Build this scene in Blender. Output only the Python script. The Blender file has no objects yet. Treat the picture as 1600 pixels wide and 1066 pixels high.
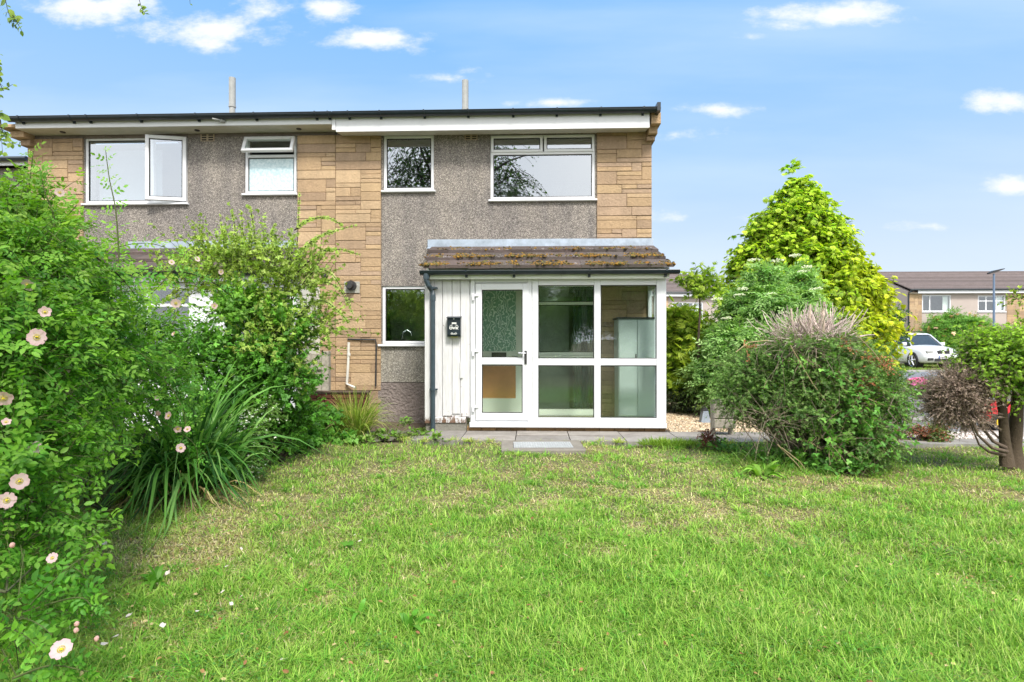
import bpy, math, random
import numpy as np
from mathutils import Vector, Matrix
random.seed(7); RNG = np.random.default_rng(11)
R = math.radians
SC = bpy.context.scene
COL = SC.collection

# ------------------------------------------------------------------ camera
CZ, F, YAW = 1.35, 900.0, R(2.1)
cam = bpy.data.objects.new('camera', bpy.data.cameras.new('camera')); COL.objects.link(cam)
cam.location = (0, 0, CZ); cam.rotation_euler = (R(90), 0, YAW)
cam.data.sensor_width = 36; cam.data.lens = 36 * F / 1600
cam.data.clip_start = .05; cam.data.clip_end = 3000
SC.camera = cam
CO, SI = math.cos(YAW), math.sin(YAW)
def W(px, py, Y):
    u, v = (px - 800) / F, (533 - py) / F
    dx, dy = u * CO - SI, u * SI + CO
    t = Y / dy
    return Vector((t * dx, Y, CZ + t * v))
def X(px, Y): return W(px, 533, Y).x
def Zf(py, Y, px=800): return W(px, py, Y).z
def gh(y):                                   # the ground falls gently away from the house to the road
    t = np.clip((np.asarray(y, float) - 9.5) / 11.0, 0, 1)
    return -.28 * t * t * (3 - 2 * t)

# ------------------------------------------------------------------ sky, sun, exposure
SUN_EL, SUN_AZ = 52, 203                      # the sun stands behind the camera, a little to the right
world = bpy.data.worlds.new('World'); SC.world = world; world.use_nodes = True
nt = world.node_tree; nt.nodes.clear()
def N(nt, typ, **kw):
    n = nt.nodes.new(typ)
    for k, v in kw.items():
        if k.startswith('i_'): n.inputs[k[2:].replace('_', ' ')].default_value = v
        elif isinstance(k, str) and k[0] == 'n' and k[1:].isdigit(): n.inputs[int(k[1:])].default_value = v
        else: setattr(n, k, v)
    return n
def L(nt, a, b): nt.links.new(a, b)
def mth(nt, op, a, b=None, c=None, clamp=False):
    n = nt.nodes.new('ShaderNodeMath'); n.operation = op; n.use_clamp = clamp
    for i, v in enumerate((a, b, c)):
        if v is None: continue
        if isinstance(v, (int, float)): n.inputs[i].default_value = v
        else: nt.links.new(v, n.inputs[i])
    return n.outputs[0]
def ramp(nt, fac, stops, interp='LINEAR'):
    n = nt.nodes.new('ShaderNodeValToRGB'); n.color_ramp.interpolation = interp
    e = n.color_ramp.elements
    while len(e) < len(stops): e.new(.5)
    for i, (p, c) in enumerate(stops):
        e[i].position = p; e[i].color = (*c, 1) if len(c) == 3 else c
    nt.links.new(fac, n.inputs[0]); return n.outputs[0]
def mixc(nt, fac, a, b, blend='MIX'):
    n = nt.nodes.new('ShaderNodeMix'); n.data_type = 'RGBA'; n.blend_type = blend
    for i, v in ((0, fac), (6, a), (7, b)):
        if isinstance(v, (int, float)): n.inputs[i].default_value = v
        elif isinstance(v, tuple): n.inputs[i].default_value = (*v, 1) if len(v) == 3 else v
        else: nt.links.new(v, n.inputs[i])
    return n.outputs[2]
sky = N(nt, 'ShaderNodeTexSky', sky_type='NISHITA', sun_disc=False)
sky.sun_elevation = R(SUN_EL); sky.sun_rotation = R(SUN_AZ); sky.altitude = 60; sky.air_density = 1.0; sky.dust_density = .4; sky.ozone_density = 1.6
tc = N(nt, 'ShaderNodeTexCoord'); sep = N(nt, 'ShaderNodeSeparateXYZ'); L(nt, tc.outputs['Generated'], sep.inputs[0])
# a clear summer gradient mixed into the physical sky, pale towards the horizon
grad = ramp(nt, sep.outputs[2], [(0, (2.5, 2.8, 3.1)), (.12, (2.15, 2.55, 3.1)), (.3, (1.3, 2.05, 3.1)), (.5, (.74, 1.66, 3.05)), (1, (.5, 1.3, 2.8))])
skyc = mixc(nt, .05, grad, mixc(nt, 1.0, sky.outputs[0], (.30, .30, .30), 'MULTIPLY'))
yy = mth(nt, 'MAXIMUM', sep.outputs[1], .08)
pa, pb = mth(nt, 'DIVIDE', sep.outputs[0], yy), mth(nt, 'DIVIDE', sep.outputs[2], yy)
pr = N(nt, 'ShaderNodeCombineXYZ'); L(nt, pa, pr.inputs[0]); L(nt, pb, pr.inputs[1])
def noise3(scale, sx, sy, det=8, rough=.6, off=0):
    mp = N(nt, 'ShaderNodeMapping'); mp.inputs['Scale'].default_value = (sx, sy, 1); mp.inputs['Location'].default_value = (off, off * .7, 0)
    L(nt, pr.outputs[0], mp.inputs[0]); n = N(nt, 'ShaderNodeTexNoise', i_Scale=scale, i_Detail=det, i_Roughness=rough); L(nt, mp.outputs[0], n.inputs['Vector']); return n.outputs[0]
cm = None                                     # small fair-weather clouds, each at its own bearing and height
for (px, py, sx, sy, st_) in ((150, 8, 130, 30, 1), (330, 45, 140, 32, 1), (415, 20, 70, 26, .8), (515, 14, 52, 26, 1), (590, 62, 85, 22, .95), (1310, 22, 120, 24, 1.05), (1230, 40, 60, 14, .6), (1175, 55, 35, 8, .5), (1125, 171, 62, 11, .8), (1580, 160, 70, 20, 1), (1590, 290, 60, 18, 1), (870, 161, 60, 8, .8), (700, 124, 50, 9, .55), (745, 112, 30, 10, .4), (1060, 210, 60, 9, .4), (1050, 340, 40, 8, .4), (1450, 354, 60, 8, .4), (1150, 341, 34, 8, .5)):
    u, v = (px - 800) / F, (533 - py) / F; dx, dy = u * CO - SI, u * SI + CO
    ea = mth(nt, 'MULTIPLY', mth(nt, 'SUBTRACT', pa, dx / dy), F * dy / sx); eb = mth(nt, 'MULTIPLY', mth(nt, 'SUBTRACT', pb, v / dy), F * dy / sy)
    d_ = mth(nt, 'SQRT', mth(nt, 'ADD', mth(nt, 'MULTIPLY', ea, ea), mth(nt, 'MULTIPLY', eb, eb)))
    k_ = mth(nt, 'MULTIPLY', mth(nt, 'SUBTRACT', 1.0, d_), st_ * .9)
    cm = k_ if cm is None else mth(nt, 'MAXIMUM', cm, k_)
nz = mth(nt, 'MULTIPLY_ADD', noise3(26, 1, 1.8, 8, .65, 5), .28, mth(nt, 'MULTIPLY', noise3(7.5, 1, 2.2, 10, .62), .72))
cl = ramp(nt, mth(nt, 'ADD', mth(nt, 'MAXIMUM', cm, -1.0), mth(nt, 'MULTIPLY_ADD', nz, 3.4, -1.55)), [(.05, (0, 0, 0)), (1.0, (1, 1, 1))], 'EASE')
wf = mth(nt, 'MULTIPLY', ramp(nt, noise3(1.6, .6, 3.4, 6, .5, 2.3), [(.45, (0, 0, 0)), (.75, (1, 1, 1))]), .42)
c1 = mixc(nt, wf, skyc, (2.5, 2.9, 3.3)); c1 = mixc(nt, mth(nt, 'MULTIPLY', cl, .93), c1, (3.15, 3.2, 3.3))
# white cloud bank behind the camera, brightened and stretched left as added fill light
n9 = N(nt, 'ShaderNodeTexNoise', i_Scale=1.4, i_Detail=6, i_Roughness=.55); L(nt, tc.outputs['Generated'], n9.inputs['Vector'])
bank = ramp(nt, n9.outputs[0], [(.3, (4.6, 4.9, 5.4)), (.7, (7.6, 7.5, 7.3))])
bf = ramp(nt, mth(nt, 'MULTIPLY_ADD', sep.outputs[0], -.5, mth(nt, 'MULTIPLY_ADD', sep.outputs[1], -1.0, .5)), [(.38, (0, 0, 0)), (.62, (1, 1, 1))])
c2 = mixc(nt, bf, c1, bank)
bg = N(nt, 'ShaderNodeBackground'); bg.inputs[1].default_value = .15
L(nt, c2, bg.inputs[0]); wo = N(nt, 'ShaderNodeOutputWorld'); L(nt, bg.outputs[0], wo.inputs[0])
sl = bpy.data.lights.new('sun', 'SUN'); sl.energy = 2.3; sl.angle = R(12); sl.color = (1, .95, .87)
so = bpy.data.objects.new('sun', sl); COL.objects.link(so)
az = R(SUN_AZ)                                # compass-like: 180 is behind the camera
sd = Vector((-math.sin(az) * math.cos(R(SUN_EL)), math.cos(az) * math.cos(R(SUN_EL)), math.sin(R(SUN_EL))))
so.location = sd * 40; so.rotation_euler = sd.to_track_quat('Z', 'Y').to_euler()
sky.sun_rotation = math.atan2(sd.x, sd.y)
SC.view_settings.view_transform = 'Standard'; SC.view_settings.look = 'None'
SC.view_settings.exposure = 1.2; SC.view_settings.gamma = 1; SC.view_settings.use_curve_mapping = False
SC.cycles.max_bounces = 10; SC.cycles.transparent_max_bounces = 24; SC.cycles.transmission_bounces = 10

# ------------------------------------------------------------------ materials
MAT = {}
def newmat(name):
    m = bpy.data.materials.new(name); m.use_nodes = True; MAT[name] = m
    nt = m.node_tree; b = nt.nodes['Principled BSDF']
    return m, nt, b
def simple(name, col, rough=.5, metal=0, spec=.5, var=.12, vscale=6, bump=0, bscale=60, dirt=None, bd=.01):
    m, nt, b = newmat(name)
    tc = N(nt, 'ShaderNodeTexCoord'); no = N(nt, 'ShaderNodeTexNoise', i_Scale=vscale, i_Detail=6, i_Roughness=.65)
    L(nt, tc.outputs['Object'], no.inputs['Vector'])
    lo = tuple(c * (1 - var) for c in col); hi = tuple(min(1, c * (1 + var)) for c in col)
    c = ramp(nt, no.outputs[0], [(.3, lo), (.7, hi)])
    if dirt:
        n3 = N(nt, 'ShaderNodeTexNoise', i_Scale=vscale * 2.3, i_Detail=8, i_Roughness=.75); L(nt, tc.outputs['Object'], n3.inputs['Vector'])
        f = ramp(nt, n3.outputs[0], [(dirt[1], (0, 0, 0)), (dirt[1] + .1, (1, 1, 1))])
        c = mixc(nt, mth(nt, 'MULTIPLY', f, dirt[2]), c, dirt[0])
    L(nt, c, b.inputs['Base Color']); b.inputs['Roughness'].default_value = rough
    b.inputs['Metallic'].default_value = metal; b.inputs['Specular IOR Level'].default_value = spec
    if bump:
        n4 = N(nt, 'ShaderNodeTexNoise', i_Scale=bscale, i_Detail=6); L(nt, tc.outputs['Object'], n4.inputs['Vector'])
        bu = N(nt, 'ShaderNodeBump', i_Strength=bump, i_Distance=bd); L(nt, n4.outputs[0], bu.inputs['Height']); L(nt, bu.outputs[0], b.inputs['Normal'])
    return m
simple('upvc', (.70, .71, .74), .3, var=.03, vscale=3, dirt=((.45, .42, .36), .62, .35))
simple('upvc_cream', (.78, .80, .74), .4, var=.05, vscale=4)
simple('fascia_white', (.70, .71, .74), .38, var=.03, dirt=((.5, .48, .44), .66, .3))
simple('soffit', (.55, .53, .46), .5, var=.08)
simple('gutter_black', (.014, .022, .03), .3, var=.3)
simple('pipe_grey', (.035, .055, .07), .4, var=.2, vscale=12)
simple('black_rubber', (.012, .012, .012), .6)
simple('iron', (.03, .03, .032), .5, var=.4, vscale=20)
simple('flue', (.30, .31, .30), .6, var=.15, vscale=8, dirt=((.25, .26, .24), .55, .4))
simple('steel', (.55, .56, .57), .35, metal=.8, var=.1, vscale=30)
simple('chrome', (.7, .7, .72), .12, metal=1, var=.02)
simple('pvc_pipe', (.62, .61, .56), .5, var=.1)
simple('dark_room', (.10, .105, .10), .9)
simple('room_wall', (.60, .62, .58), .9)
simple('cabinet', (.44, .50, .49), .45, var=.04)
simple('dark_green_cloth', (.05, .10, .085), .9, var=.2, vscale=10)
simple('brown_door', (.55, .24, .09), .5, var=.12, vscale=5)
simple('weathered_wood', (.30, .27, .22), .85, var=.35, vscale=22, bump=.5, bscale=80, dirt=((.17, .20, .12), .55, .5))
simple('green_wood', (.22, .25, .17), .85, var=.3, vscale=18, bump=.5, bscale=60)
simple('dark_timber', (.07, .045, .03), .85, var=.4, vscale=14, bump=.4)
simple('soil', (.085, .062, .04), .95, var=.45, vscale=9, bump=.8, bscale=50)
simple('stone_rock', (.13, .12, .10), .9, var=.35, vscale=12, bump=.8, bscale=40, dirt=((.09, .12, .04), .5, .6))
simple('render_plinth', (.21, .175, .16), .92, var=.22, vscale=2.2, bump=1.0, bscale=26, bd=.04)
simple('tyre', (.015, .015, .016), .75)
simple('car_glass', (.03, .04, .045), .06, spec=1)
simple('car_dark', (.02, .02, .022), .5)
simple('lamp_paint', (.12, .17, .25), .45, var=.05)
simple('toy_red', (.62, .012, .02), .35, var=.05)
simple('toy_yellow', (.8, .5, .01), .4, var=.05)
simple('red_brick', (.20, .065, .04), .9, var=.4, vscale=14, bump=.5)
simple('plate_white', (.7, .7, .7), .4); simple('plate_blue', (.02, .1, .4), .4)
simple('box_yellow', (.7, .62, .2), .5)
simple('lead', (.36, .42, .50), .45, metal=.35, var=.22, vscale=7, bump=.25, bscale=25, dirt=((.03, .035, .05), .60, .8))
simple('grate', (.42, .44, .45), .5, metal=.3, var=.15, vscale=20)
simple('olive_floor', (.38, .37, .22), .8)
simple('far_window', (.10, .12, .13), .15, var=.3, vscale=1.5)
simple('curtain_white', (.75, .76, .74), .9, var=.06, vscale=9)
m, nt, b = newmat('car_silver'); b.inputs['Base Color'].default_value = (.80, .81, .84, 1); b.inputs['Metallic'].default_value = .15; b.inputs['Roughness'].default_value = .3; b.inputs['Coat Weight'].default_value = .8

def attrmat(name, rough=.9, bump=0, bscale=80, vs=30, va=.25, spec=.3, grime=0):
    m, nt, b = newmat(name)
    a = N(nt, 'ShaderNodeAttribute', attribute_name='Col'); tc = N(nt, 'ShaderNodeTexCoord')
    no = N(nt, 'ShaderNodeTexNoise', i_Scale=vs, i_Detail=7, i_Roughness=.7); L(nt, tc.outputs['Object'], no.inputs['Vector'])
    v = mth(nt, 'MULTIPLY_ADD', no.outputs[0], 2 * va, 1 - va)
    c = mixc(nt, 1.0, a.outputs['Color'], v, 'MULTIPLY')
    if grime:
        mg = N(nt, 'ShaderNodeMapping'); mg.inputs['Scale'].default_value = (1.6, 1.6, .5); L(nt, tc.outputs['Object'], mg.inputs[0])
        n3 = N(nt, 'ShaderNodeTexNoise', i_Scale=1.6, i_Detail=8, i_Roughness=.7); L(nt, mg.outputs[0], n3.inputs['Vector'])
        f = ramp(nt, n3.outputs[0], [(.45, (0, 0, 0)), (.72, (1, 1, 1))]); c = mixc(nt, mth(nt, 'MULTIPLY', f, grime), c, (.09, .075, .06))
    L(nt, c, b.inputs['Base Color']); b.inputs['Roughness'].default_value = rough; b.inputs['Specular IOR Level'].default_value = spec
    if bump:
        n4 = N(nt, 'ShaderNodeTexNoise', i_Scale=bscale, i_Detail=8, i_Roughness=.7); L(nt, tc.outputs['Object'], n4.inputs['Vector'])
        bu = N(nt, 'ShaderNodeBump', i_Strength=bump, i_Distance=.02); L(nt, n4.outputs[0], bu.inputs['Height']); L(nt, bu.outputs[0], b.inputs['Normal'])
    return m
attrmat('stone_blocks', bump=1.0, bscale=30, vs=26, va=.30, grime=.30)
attrmat('paving', bump=.5, bscale=60, vs=9, va=.3, grime=.5)
attrmat('roof_tile', bump=.8, bscale=40, vs=24, va=.55, grime=.5)
attrmat('bark', bump=.7, bscale=50, vs=30, va=.4)
attrmat('pebbles', bump=.2, vs=20, va=.2)
attrmat('paint_attr', rough=.5, vs=8, va=.05)
def leafmat(name, trans=.35, rough=.5, spec=.35, va=.18, boost=(1, 1, 1)):
    m, nt, b = newmat(name)
    a = N(nt, 'ShaderNodeAttribute', attribute_name='Col'); tc = N(nt, 'ShaderNodeTexCoord')
    no = N(nt, 'ShaderNodeTexNoise', i_Scale=14, i_Detail=4); L(nt, tc.outputs['Object'], no.inputs['Vector'])
    v = mth(nt, 'MULTIPLY_ADD', no.outputs[0], 2 * va, 1 - va)
    c = mixc(nt, 1.0, a.outputs['Color'], v, 'MULTIPLY')
    c = mixc(nt, 1.0, c, boost, 'MULTIPLY')
    L(nt, c, b.inputs['Base Color']); b.inputs['Roughness'].default_value = rough; b.inputs['Specular IOR Level'].default_value = spec
    tr = N(nt, 'ShaderNodeBsdfTranslucent'); c2 = mixc(nt, 1.0, c, (1.25, 1.3, .6), 'MULTIPLY'); L(nt, c2, tr.inputs[0])
    mx = N(nt, 'ShaderNodeMixShader'); mx.inputs[0].default_value = trans
    L(nt, b.outputs[0], mx.inputs[1]); L(nt, tr.outputs[0], mx.inputs[2]); L(nt, mx.outputs[0], nt.nodes['Material Output'].inputs[0])
    return m
leafmat('leaf', trans=.4, boost=(1.12, 1.05, 1.0)); leafmat('grass', trans=.3, rough=.6, spec=.25, boost=(1, 1, 1)); leafmat('leaf_dry', trans=.15, rough=.8, spec=.1); leafmat('petal', trans=.3, rough=.7, spec=.1, va=.05)

def pebbledash(name, light, dark, mid, scale=62):
    m, nt, b = newmat(name); tc = N(nt, 'ShaderNodeTexCoord')
    vo = N(nt, 'ShaderNodeTexVoronoi', i_Scale=scale, i_Randomness=1.0); L(nt, tc.outputs['Object'], vo.inputs['Vector'])
    sp = N(nt, 'ShaderNodeSeparateColor'); L(nt, vo.outputs['Color'], sp.inputs[0])
    c = ramp(nt, sp.outputs[0], [(0, dark), (.22, dark), (.5, mid), (.8, light), (1, tuple(min(1, x * 1.5) for x in light))])
    dk = ramp(nt, vo.outputs['Distance'], [(.35, (1, 1, 1)), (.75, (.25, .22, .2))])
    c = mixc(nt, .42, c, dk, 'MULTIPLY')
    ms = N(nt, 'ShaderNodeMapping'); ms.inputs['Scale'].default_value = (4.5, 4.5, .45); L(nt, tc.outputs['Object'], ms.inputs[0])
    n6 = N(nt, 'ShaderNodeTexNoise', i_Scale=1, i_Detail=6, i_Roughness=.65); L(nt, ms.outputs[0], n6.inputs['Vector'])
    c = mixc(nt, 1, c, ramp(nt, n6.outputs[0], [(.34, (.80, .80, .82)), (.6, (1.05, 1.04, 1.02))]), 'MULTIPLY')
    n2 = N(nt, 'ShaderNodeTexNoise', i_Scale=1.3, i_Detail=6, i_Roughness=.6); L(nt, tc.outputs['Object'], n2.inputs['Vector'])
    v = ramp(nt, n2.outputs[0], [(.3, (.74, .73, .74)), (.7, (1.15, 1.12, 1.06))]); c = mixc(nt, 1, c, v, 'MULTIPLY')
    L(nt, c, b.inputs['Base Color']); b.inputs['Roughness'].default_value = .9
    bu = N(nt, 'ShaderNodeBump', i_Strength=.7, i_Distance=.012, invert=True); L(nt, vo.outputs['Distance'], bu.inputs['Height']); L(nt, bu.outputs[0], b.inputs['Normal'])
pebbledash('pebbledash', (.38, .352, .33), (.17, .158, .148), (.285, .265, .25), 95)
pebbledash('pebbledash_pale', (.44, .43, .38), (.24, .23, .20), (.35, .33, .29), 85)

# peeling white paint on boards
m, nt, b = newmat('peeling_paint'); tc = N(nt, 'ShaderNodeTexCoord')
mp_ = N(nt, 'ShaderNodeMapping'); mp_.inputs['Scale'].default_value = (30, 10, 3.2); L(nt, tc.outputs['Object'], mp_.inputs[0])
no = N(nt, 'ShaderNodeTexNoise', i_Scale=1, i_Detail=8, i_Roughness=.75); L(nt, mp_.outputs[0], no.inputs['Vector'])
n5 = N(nt, 'ShaderNodeTexNoise', i_Scale=16, i_Detail=8, i_Roughness=.8); L(nt, tc.outputs['Object'], n5.inputs['Vector'])
sx = N(nt, 'ShaderNodeSeparateXYZ'); L(nt, tc.outputs['Object'], sx.inputs[0])
low = ramp(nt, sx.outputs[2], [(.10, (.17, .17, .17)), (.34, (0, 0, 0))])
g = mth(nt, 'ADD', mth(nt, 'MULTIPLY_ADD', n5.outputs[0], .5, mth(nt, 'MULTIPLY', no.outputs[0], .5)), low)
f = ramp(nt, g, [(.60, (0, 0, 0)), (.63, (1, 1, 1))])
f2 = ramp(nt, no.outputs[0], [(.3, (.50, .49, .49)), (.65, (.68, .68, .70))])
L(nt, mixc(nt, f, f2, (.16, .09, .055)), b.inputs['Base Color']); b.inputs['Roughness'].default_value = .55
bu = N(nt, 'ShaderNodeBump', i_Strength=.5, i_Distance=.004, invert=True); L(nt, f, bu.inputs['Height']); L(nt, bu.outputs[0], b.inputs['Normal'])

def glass(name, refl, tint, rough=0.0, frosted=False, back=None):
    m, nt, b = newmat(name); nt.nodes.remove(b)
    gl = N(nt, 'ShaderNodeBsdfGlossy'); gl.inputs['Roughness'].default_value = rough; gl.inputs['Color'].default_value = (.90, .95, 1, 1)
    if frosted:
        tr = N(nt, 'ShaderNodeBsdfRefraction'); tr.inputs['Roughness'].default_value = .22; tr.inputs['IOR'].default_value = 1.10; gl.inputs['Roughness'].default_value = .12
    else: tr = N(nt, 'ShaderNodeBsdfTransparent')
    tr.inputs['Color'].default_value = (*tint, 1)
    lw = N(nt, 'ShaderNodeFresnel'); lw.inputs[0].default_value = 1.5
    fac = mth(nt, 'ADD', lw.outputs[0], refl, clamp=True)
    mx = N(nt, 'ShaderNodeMixShader'); L(nt, fac, mx.inputs[0]); L(nt, tr.outputs[0], mx.inputs[1]); L(nt, gl.outputs[0], mx.inputs[2])
    if frosted:
        t2 = N(nt, 'ShaderNodeBsdfTransparent'); t2.inputs['Color'].default_value = (*tint, 1); m2 = N(nt, 'ShaderNodeMixShader'); m2.inputs[0].default_value = .15
        L(nt, tr.outputs[0], m2.inputs[1]); L(nt, t2.outputs[0], m2.inputs[2]); L(nt, m2.outputs[0], mx.inputs[1])
    geo = N(nt, 'ShaderNodeNewGeometry'); tb = N(nt, 'ShaderNodeBsdfTransparent'); mo = N(nt, 'ShaderNodeMixShader')
    L(nt, geo.outputs['Backfacing'], mo.inputs[0]); L(nt, mx.outputs[0], mo.inputs[1]); L(nt, tb.outputs[0], mo.inputs[2])
    L(nt, mo.outputs[0], nt.nodes['Material Output'].inputs[0])
    n = N(nt, 'ShaderNodeTexNoise', i_Scale=1.1, i_Detail=1); tc = N(nt, 'ShaderNodeTexCoord'); L(nt, tc.outputs['Object'], n.inputs['Vector'])
    bu = N(nt, 'ShaderNodeBump', i_Strength=.06, i_Distance=.05); L(nt, n.outputs[0], bu.inputs['Height']); L(nt, bu.outputs[0], gl.inputs['Normal'])
glass('glass_upstairs', .32, (.75, .8, .8))
glass('glass_clear', .10, (.90, .97, .93))
glass('glass_kitchen', .26, (.8, .9, .85))
glass('glass_frosted', .09, (.88, .96, .92), frosted=True)
simple('blind', (.30, .35, .39), .9, var=.05, vscale=2)
glass('glass_blind', .22, (.9, .95, .95))
# patterned glass of the inner door
m, nt, b = newmat('patterned_glass'); tc = N(nt, 'ShaderNodeTexCoord')
wv = N(nt, 'ShaderNodeTexWave', i_Scale=5, i_Distortion=14, i_Detail=1.0); wv.inputs['Detail Scale'].default_value = 2.2; L(nt, tc.outputs['Object'], wv.inputs['Vector'])
L(nt, ramp(nt, wv.outputs[0], [(.35, (.24, .42, .32)), (.72, (.34, .54, .42)), (.90, (.80, .90, .82))]), b.inputs['Base Color']); b.inputs['Roughness'].default_value = .35
# obscure bathroom glass
m, nt, b = newmat('obscure_glass'); tc = N(nt, 'ShaderNodeTexCoord')
n = N(nt, 'ShaderNodeTexNoise', i_Scale=26, i_Detail=2); L(nt, tc.outputs['Object'], n.inputs['Vector'])
L(nt, ramp(nt, n.outputs[0], [(.35, (.42, .58, .64)), (.65, (.60, .72, .76))]), b.inputs['Base Color']); b.inputs['Roughness'].default_value = .22
bu = N(nt, 'ShaderNodeBump', i_Strength=.5, i_Distance=.01); L(nt, n.outputs[0], bu.inputs['Height']); L(nt, bu.outputs[0], b.inputs['Normal'])
# asphalt with worn wet patches, ground, gravel
def asphalt(name, dark, light, wet):
    m, nt, b = newmat(name); tc = N(nt, 'ShaderNodeTexCoord')
    mp_ = N(nt, 'ShaderNodeMapping'); mp_.inputs['Scale'].default_value = (.5, 1.0, 1); L(nt, tc.outputs['Object'], mp_.inputs[0])
    a = N(nt, 'ShaderNodeTexNoise', i_Scale=.9, i_Detail=9, i_Roughness=.65); L(nt, mp_.outputs[0], a.inputs['Vector'])
    c = ramp(nt, a.outputs[0], [(.36, dark), (.62, light)])
    s = N(nt, 'ShaderNodeTexNoise', i_Scale=90, i_Detail=4); L(nt, tc.outputs['Object'], s.inputs['Vector'])
    c = mixc(nt, 1, c, mth(nt, 'MULTIPLY_ADD', s.outputs[0], .9, .55), 'MULTIPLY'); L(nt, c, b.inputs['Base Color'])
    L(nt, ramp(nt, a.outputs[0], [(.42, (wet,) * 3), (.55, (.85,) * 3)]), b.inputs['Roughness'])
    bu = N(nt, 'ShaderNodeBump', i_Strength=.25, i_Distance=.01); L(nt, s.outputs[0], bu.inputs['Height']); L(nt, bu.outputs[0], b.inputs['Normal'])
asphalt('asphalt', (.13, .135, .15), (.17, .175, .19), .8)
asphalt('driveway', (.085, .075, .07), (.34, .31, .29), .35)
m, nt, b = newmat('turf'); tc = N(nt, 'ShaderNodeTexCoord')
a = N(nt, 'ShaderNodeTexNoise', i_Scale=.8, i_Detail=8, i_Roughness=.7); L(nt, tc.outputs['Object'], a.inputs['Vector'])
L(nt, ramp(nt, a.outputs[0], [(.3, (.06, .075, .022)), (.5, (.12, .11, .045)), (.7, (.20, .16, .08))]), b.inputs['Base Color']); b.inputs['Roughness'].default_value = .95

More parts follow.
